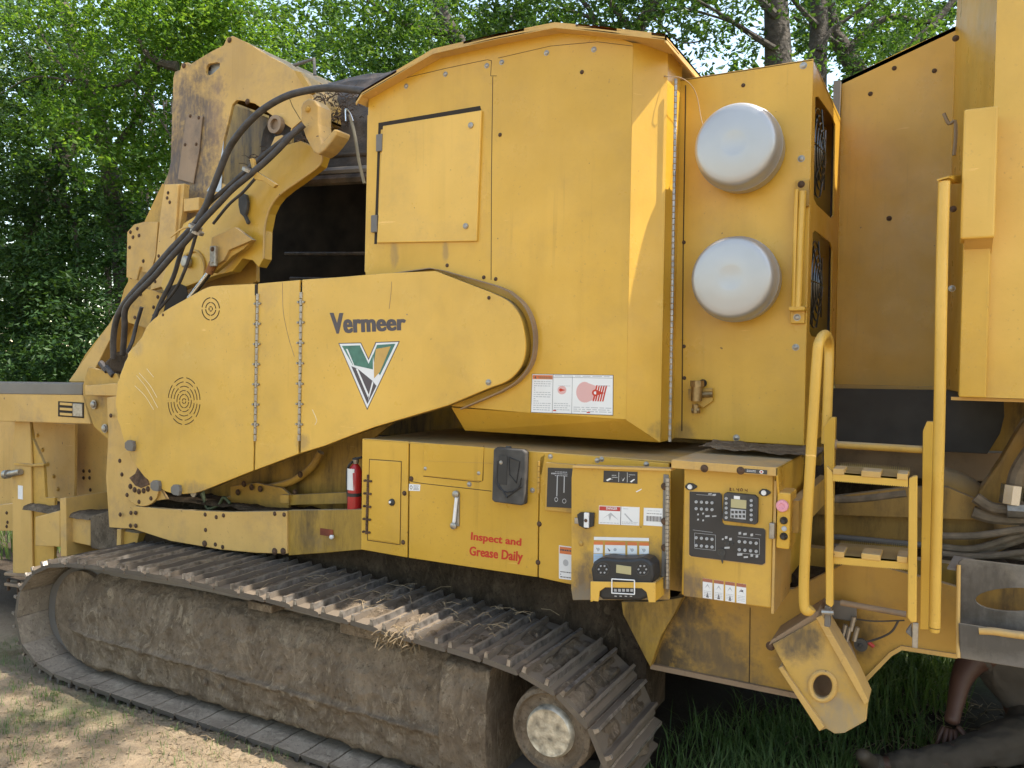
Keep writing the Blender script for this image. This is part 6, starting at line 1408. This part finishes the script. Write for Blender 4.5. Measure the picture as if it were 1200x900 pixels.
# straw and litter
def litter(name, label, regs, n, mt, ln=(.03, .09), r=.0012, zo=.004):
    mb = MB()
    for _ in range(n):
        f = R2.choice(regs); p = f(); a = R2.uniform(0, 6.28); l = R2.uniform(*ln); d = Vector((math.cos(a), math.sin(a), R2.uniform(-.1, .3)))*l
        q = p+d*.5+Vector((0, 0, R2.uniform(-.3, .3)*l)); mb.tube([p, q, p+d], r*R2.uniform(.5, 1.2), 4)
    return tag(mb.build(name, mt, None), label, 'litter', kind='stuff')
def onG(x0, x1, y0, y1):
    def f():
        p = G(R2.uniform(x0, x1), R2.uniform(y0, y1)); p.z = gh(p.x, p.y)+.004; return p
    return f
litter('straw_litter', 'dry stalks and chips scattered beside the track', [onG(180, 420, 850, 898), onG(0, 300, 800, 895)], 500, M['straw'], (.015, .06), .0011)
litter('dark_litter', 'dry twigs and stalks on the shaded earth at right', [lambda: (lambda x, y: Vector((x, y, gh(x, y)+.006)))(R2.uniform(-.5, .8), R2.uniform(3.2, 4.6))], 520, M['straw'], (.04, .16), .002)
mb = MB()
for _ in range(1500):
    if R2.random() < .7: p = onG(0, 420, 790, 899)()
    else: p = Vector((R2.uniform(-.6, .9), R2.uniform(3.0, 4.4), 0)); p.z = gh(p.x, p.y)
    r = .003+.012*R2.random()**4; t_ = [Vector((R2.gauss(0, 1), R2.gauss(0, 1), R2.gauss(0, .7))).normalized()*r*R2.uniform(.6, 1.2) for _ in range(6)]
    vs = [p+Vector((r, 0, 0))*R2.uniform(.6, 1.3), p+Vector((0, r, 0))*R2.uniform(.6, 1.3), p-Vector((r, 0, 0))*R2.uniform(.6, 1.3), p-Vector((0, r, 0))*R2.uniform(.6, 1.3), p+Vector((0, 0, r*.7)), p-Vector((0, 0, r*.7))]
    mb.add(vs, [(0, 1, 4), (1, 2, 4), (2, 3, 4), (3, 0, 4), (1, 0, 5), (2, 1, 5), (3, 2, 5), (0, 3, 5)])
tag(mb.build('soil_crumbs', m_soil, None), 'small clods and crumbs of earth on the ground', 'earth', kind='stuff')
# chewed bark caught on the track and on the hood
mb = MB()
for _ in range(260):
    c = W(464+R2.gauss(0, 11), 744+R2.gauss(0, 5), TP+R2.uniform(-.01, .12)); a = Vector((R2.gauss(0, 1), R2.gauss(0, 1), R2.gauss(-.5, .7))).normalized()*R2.uniform(.02, .06); mb.tube([c, c+a*.5+Vector((0, 0, .004)), c+a], .0013, 4)
for _ in range(90):
    c = Vector((R2.uniform(-2.9, -1.3), R2.uniform(2.55, 2.95), .64 if R2.random() < .5 else .63)); a = Vector((R2.gauss(0, 1), R2.gauss(0, 1), .1)).normalized()*R2.uniform(.02, .1); mb.tube([c, c+a*.5+Vector((0, 0, .01)), c+a], .0013, 4)
tag(mb.build('caught_straw', M['straw'], None), 'tuft of roots and straw caught on the track edge', 'straw', kind='stuff')
mb = MB()
for _ in range(420):
    t = R2.random(); x, y = (300+65*t, 195-30*t) if R2.random() < .6 else (375+40*R2.random(), 106+40*R2.random())
    c = W(x+R2.gauss(0, 6), y+R2.gauss(0, 5), HP-.02+R2.uniform(-.08, .2)); a = Vector((R2.gauss(0, 1), R2.gauss(0, 1), R2.gauss(0, .3))).normalized()*R2.uniform(.02, .07); mb.tube([c, c+a*.5+Vector((0, 0, .008)), c+a], R2.uniform(.001, .004), 4)
tag(mb.build('shredded_bark', mat('shredded_bark', (.07, .045, .028), .9, var=.5, vscale=30), None), 'shredded bark packed around the hood arm and drum', 'bark', kind='stuff')
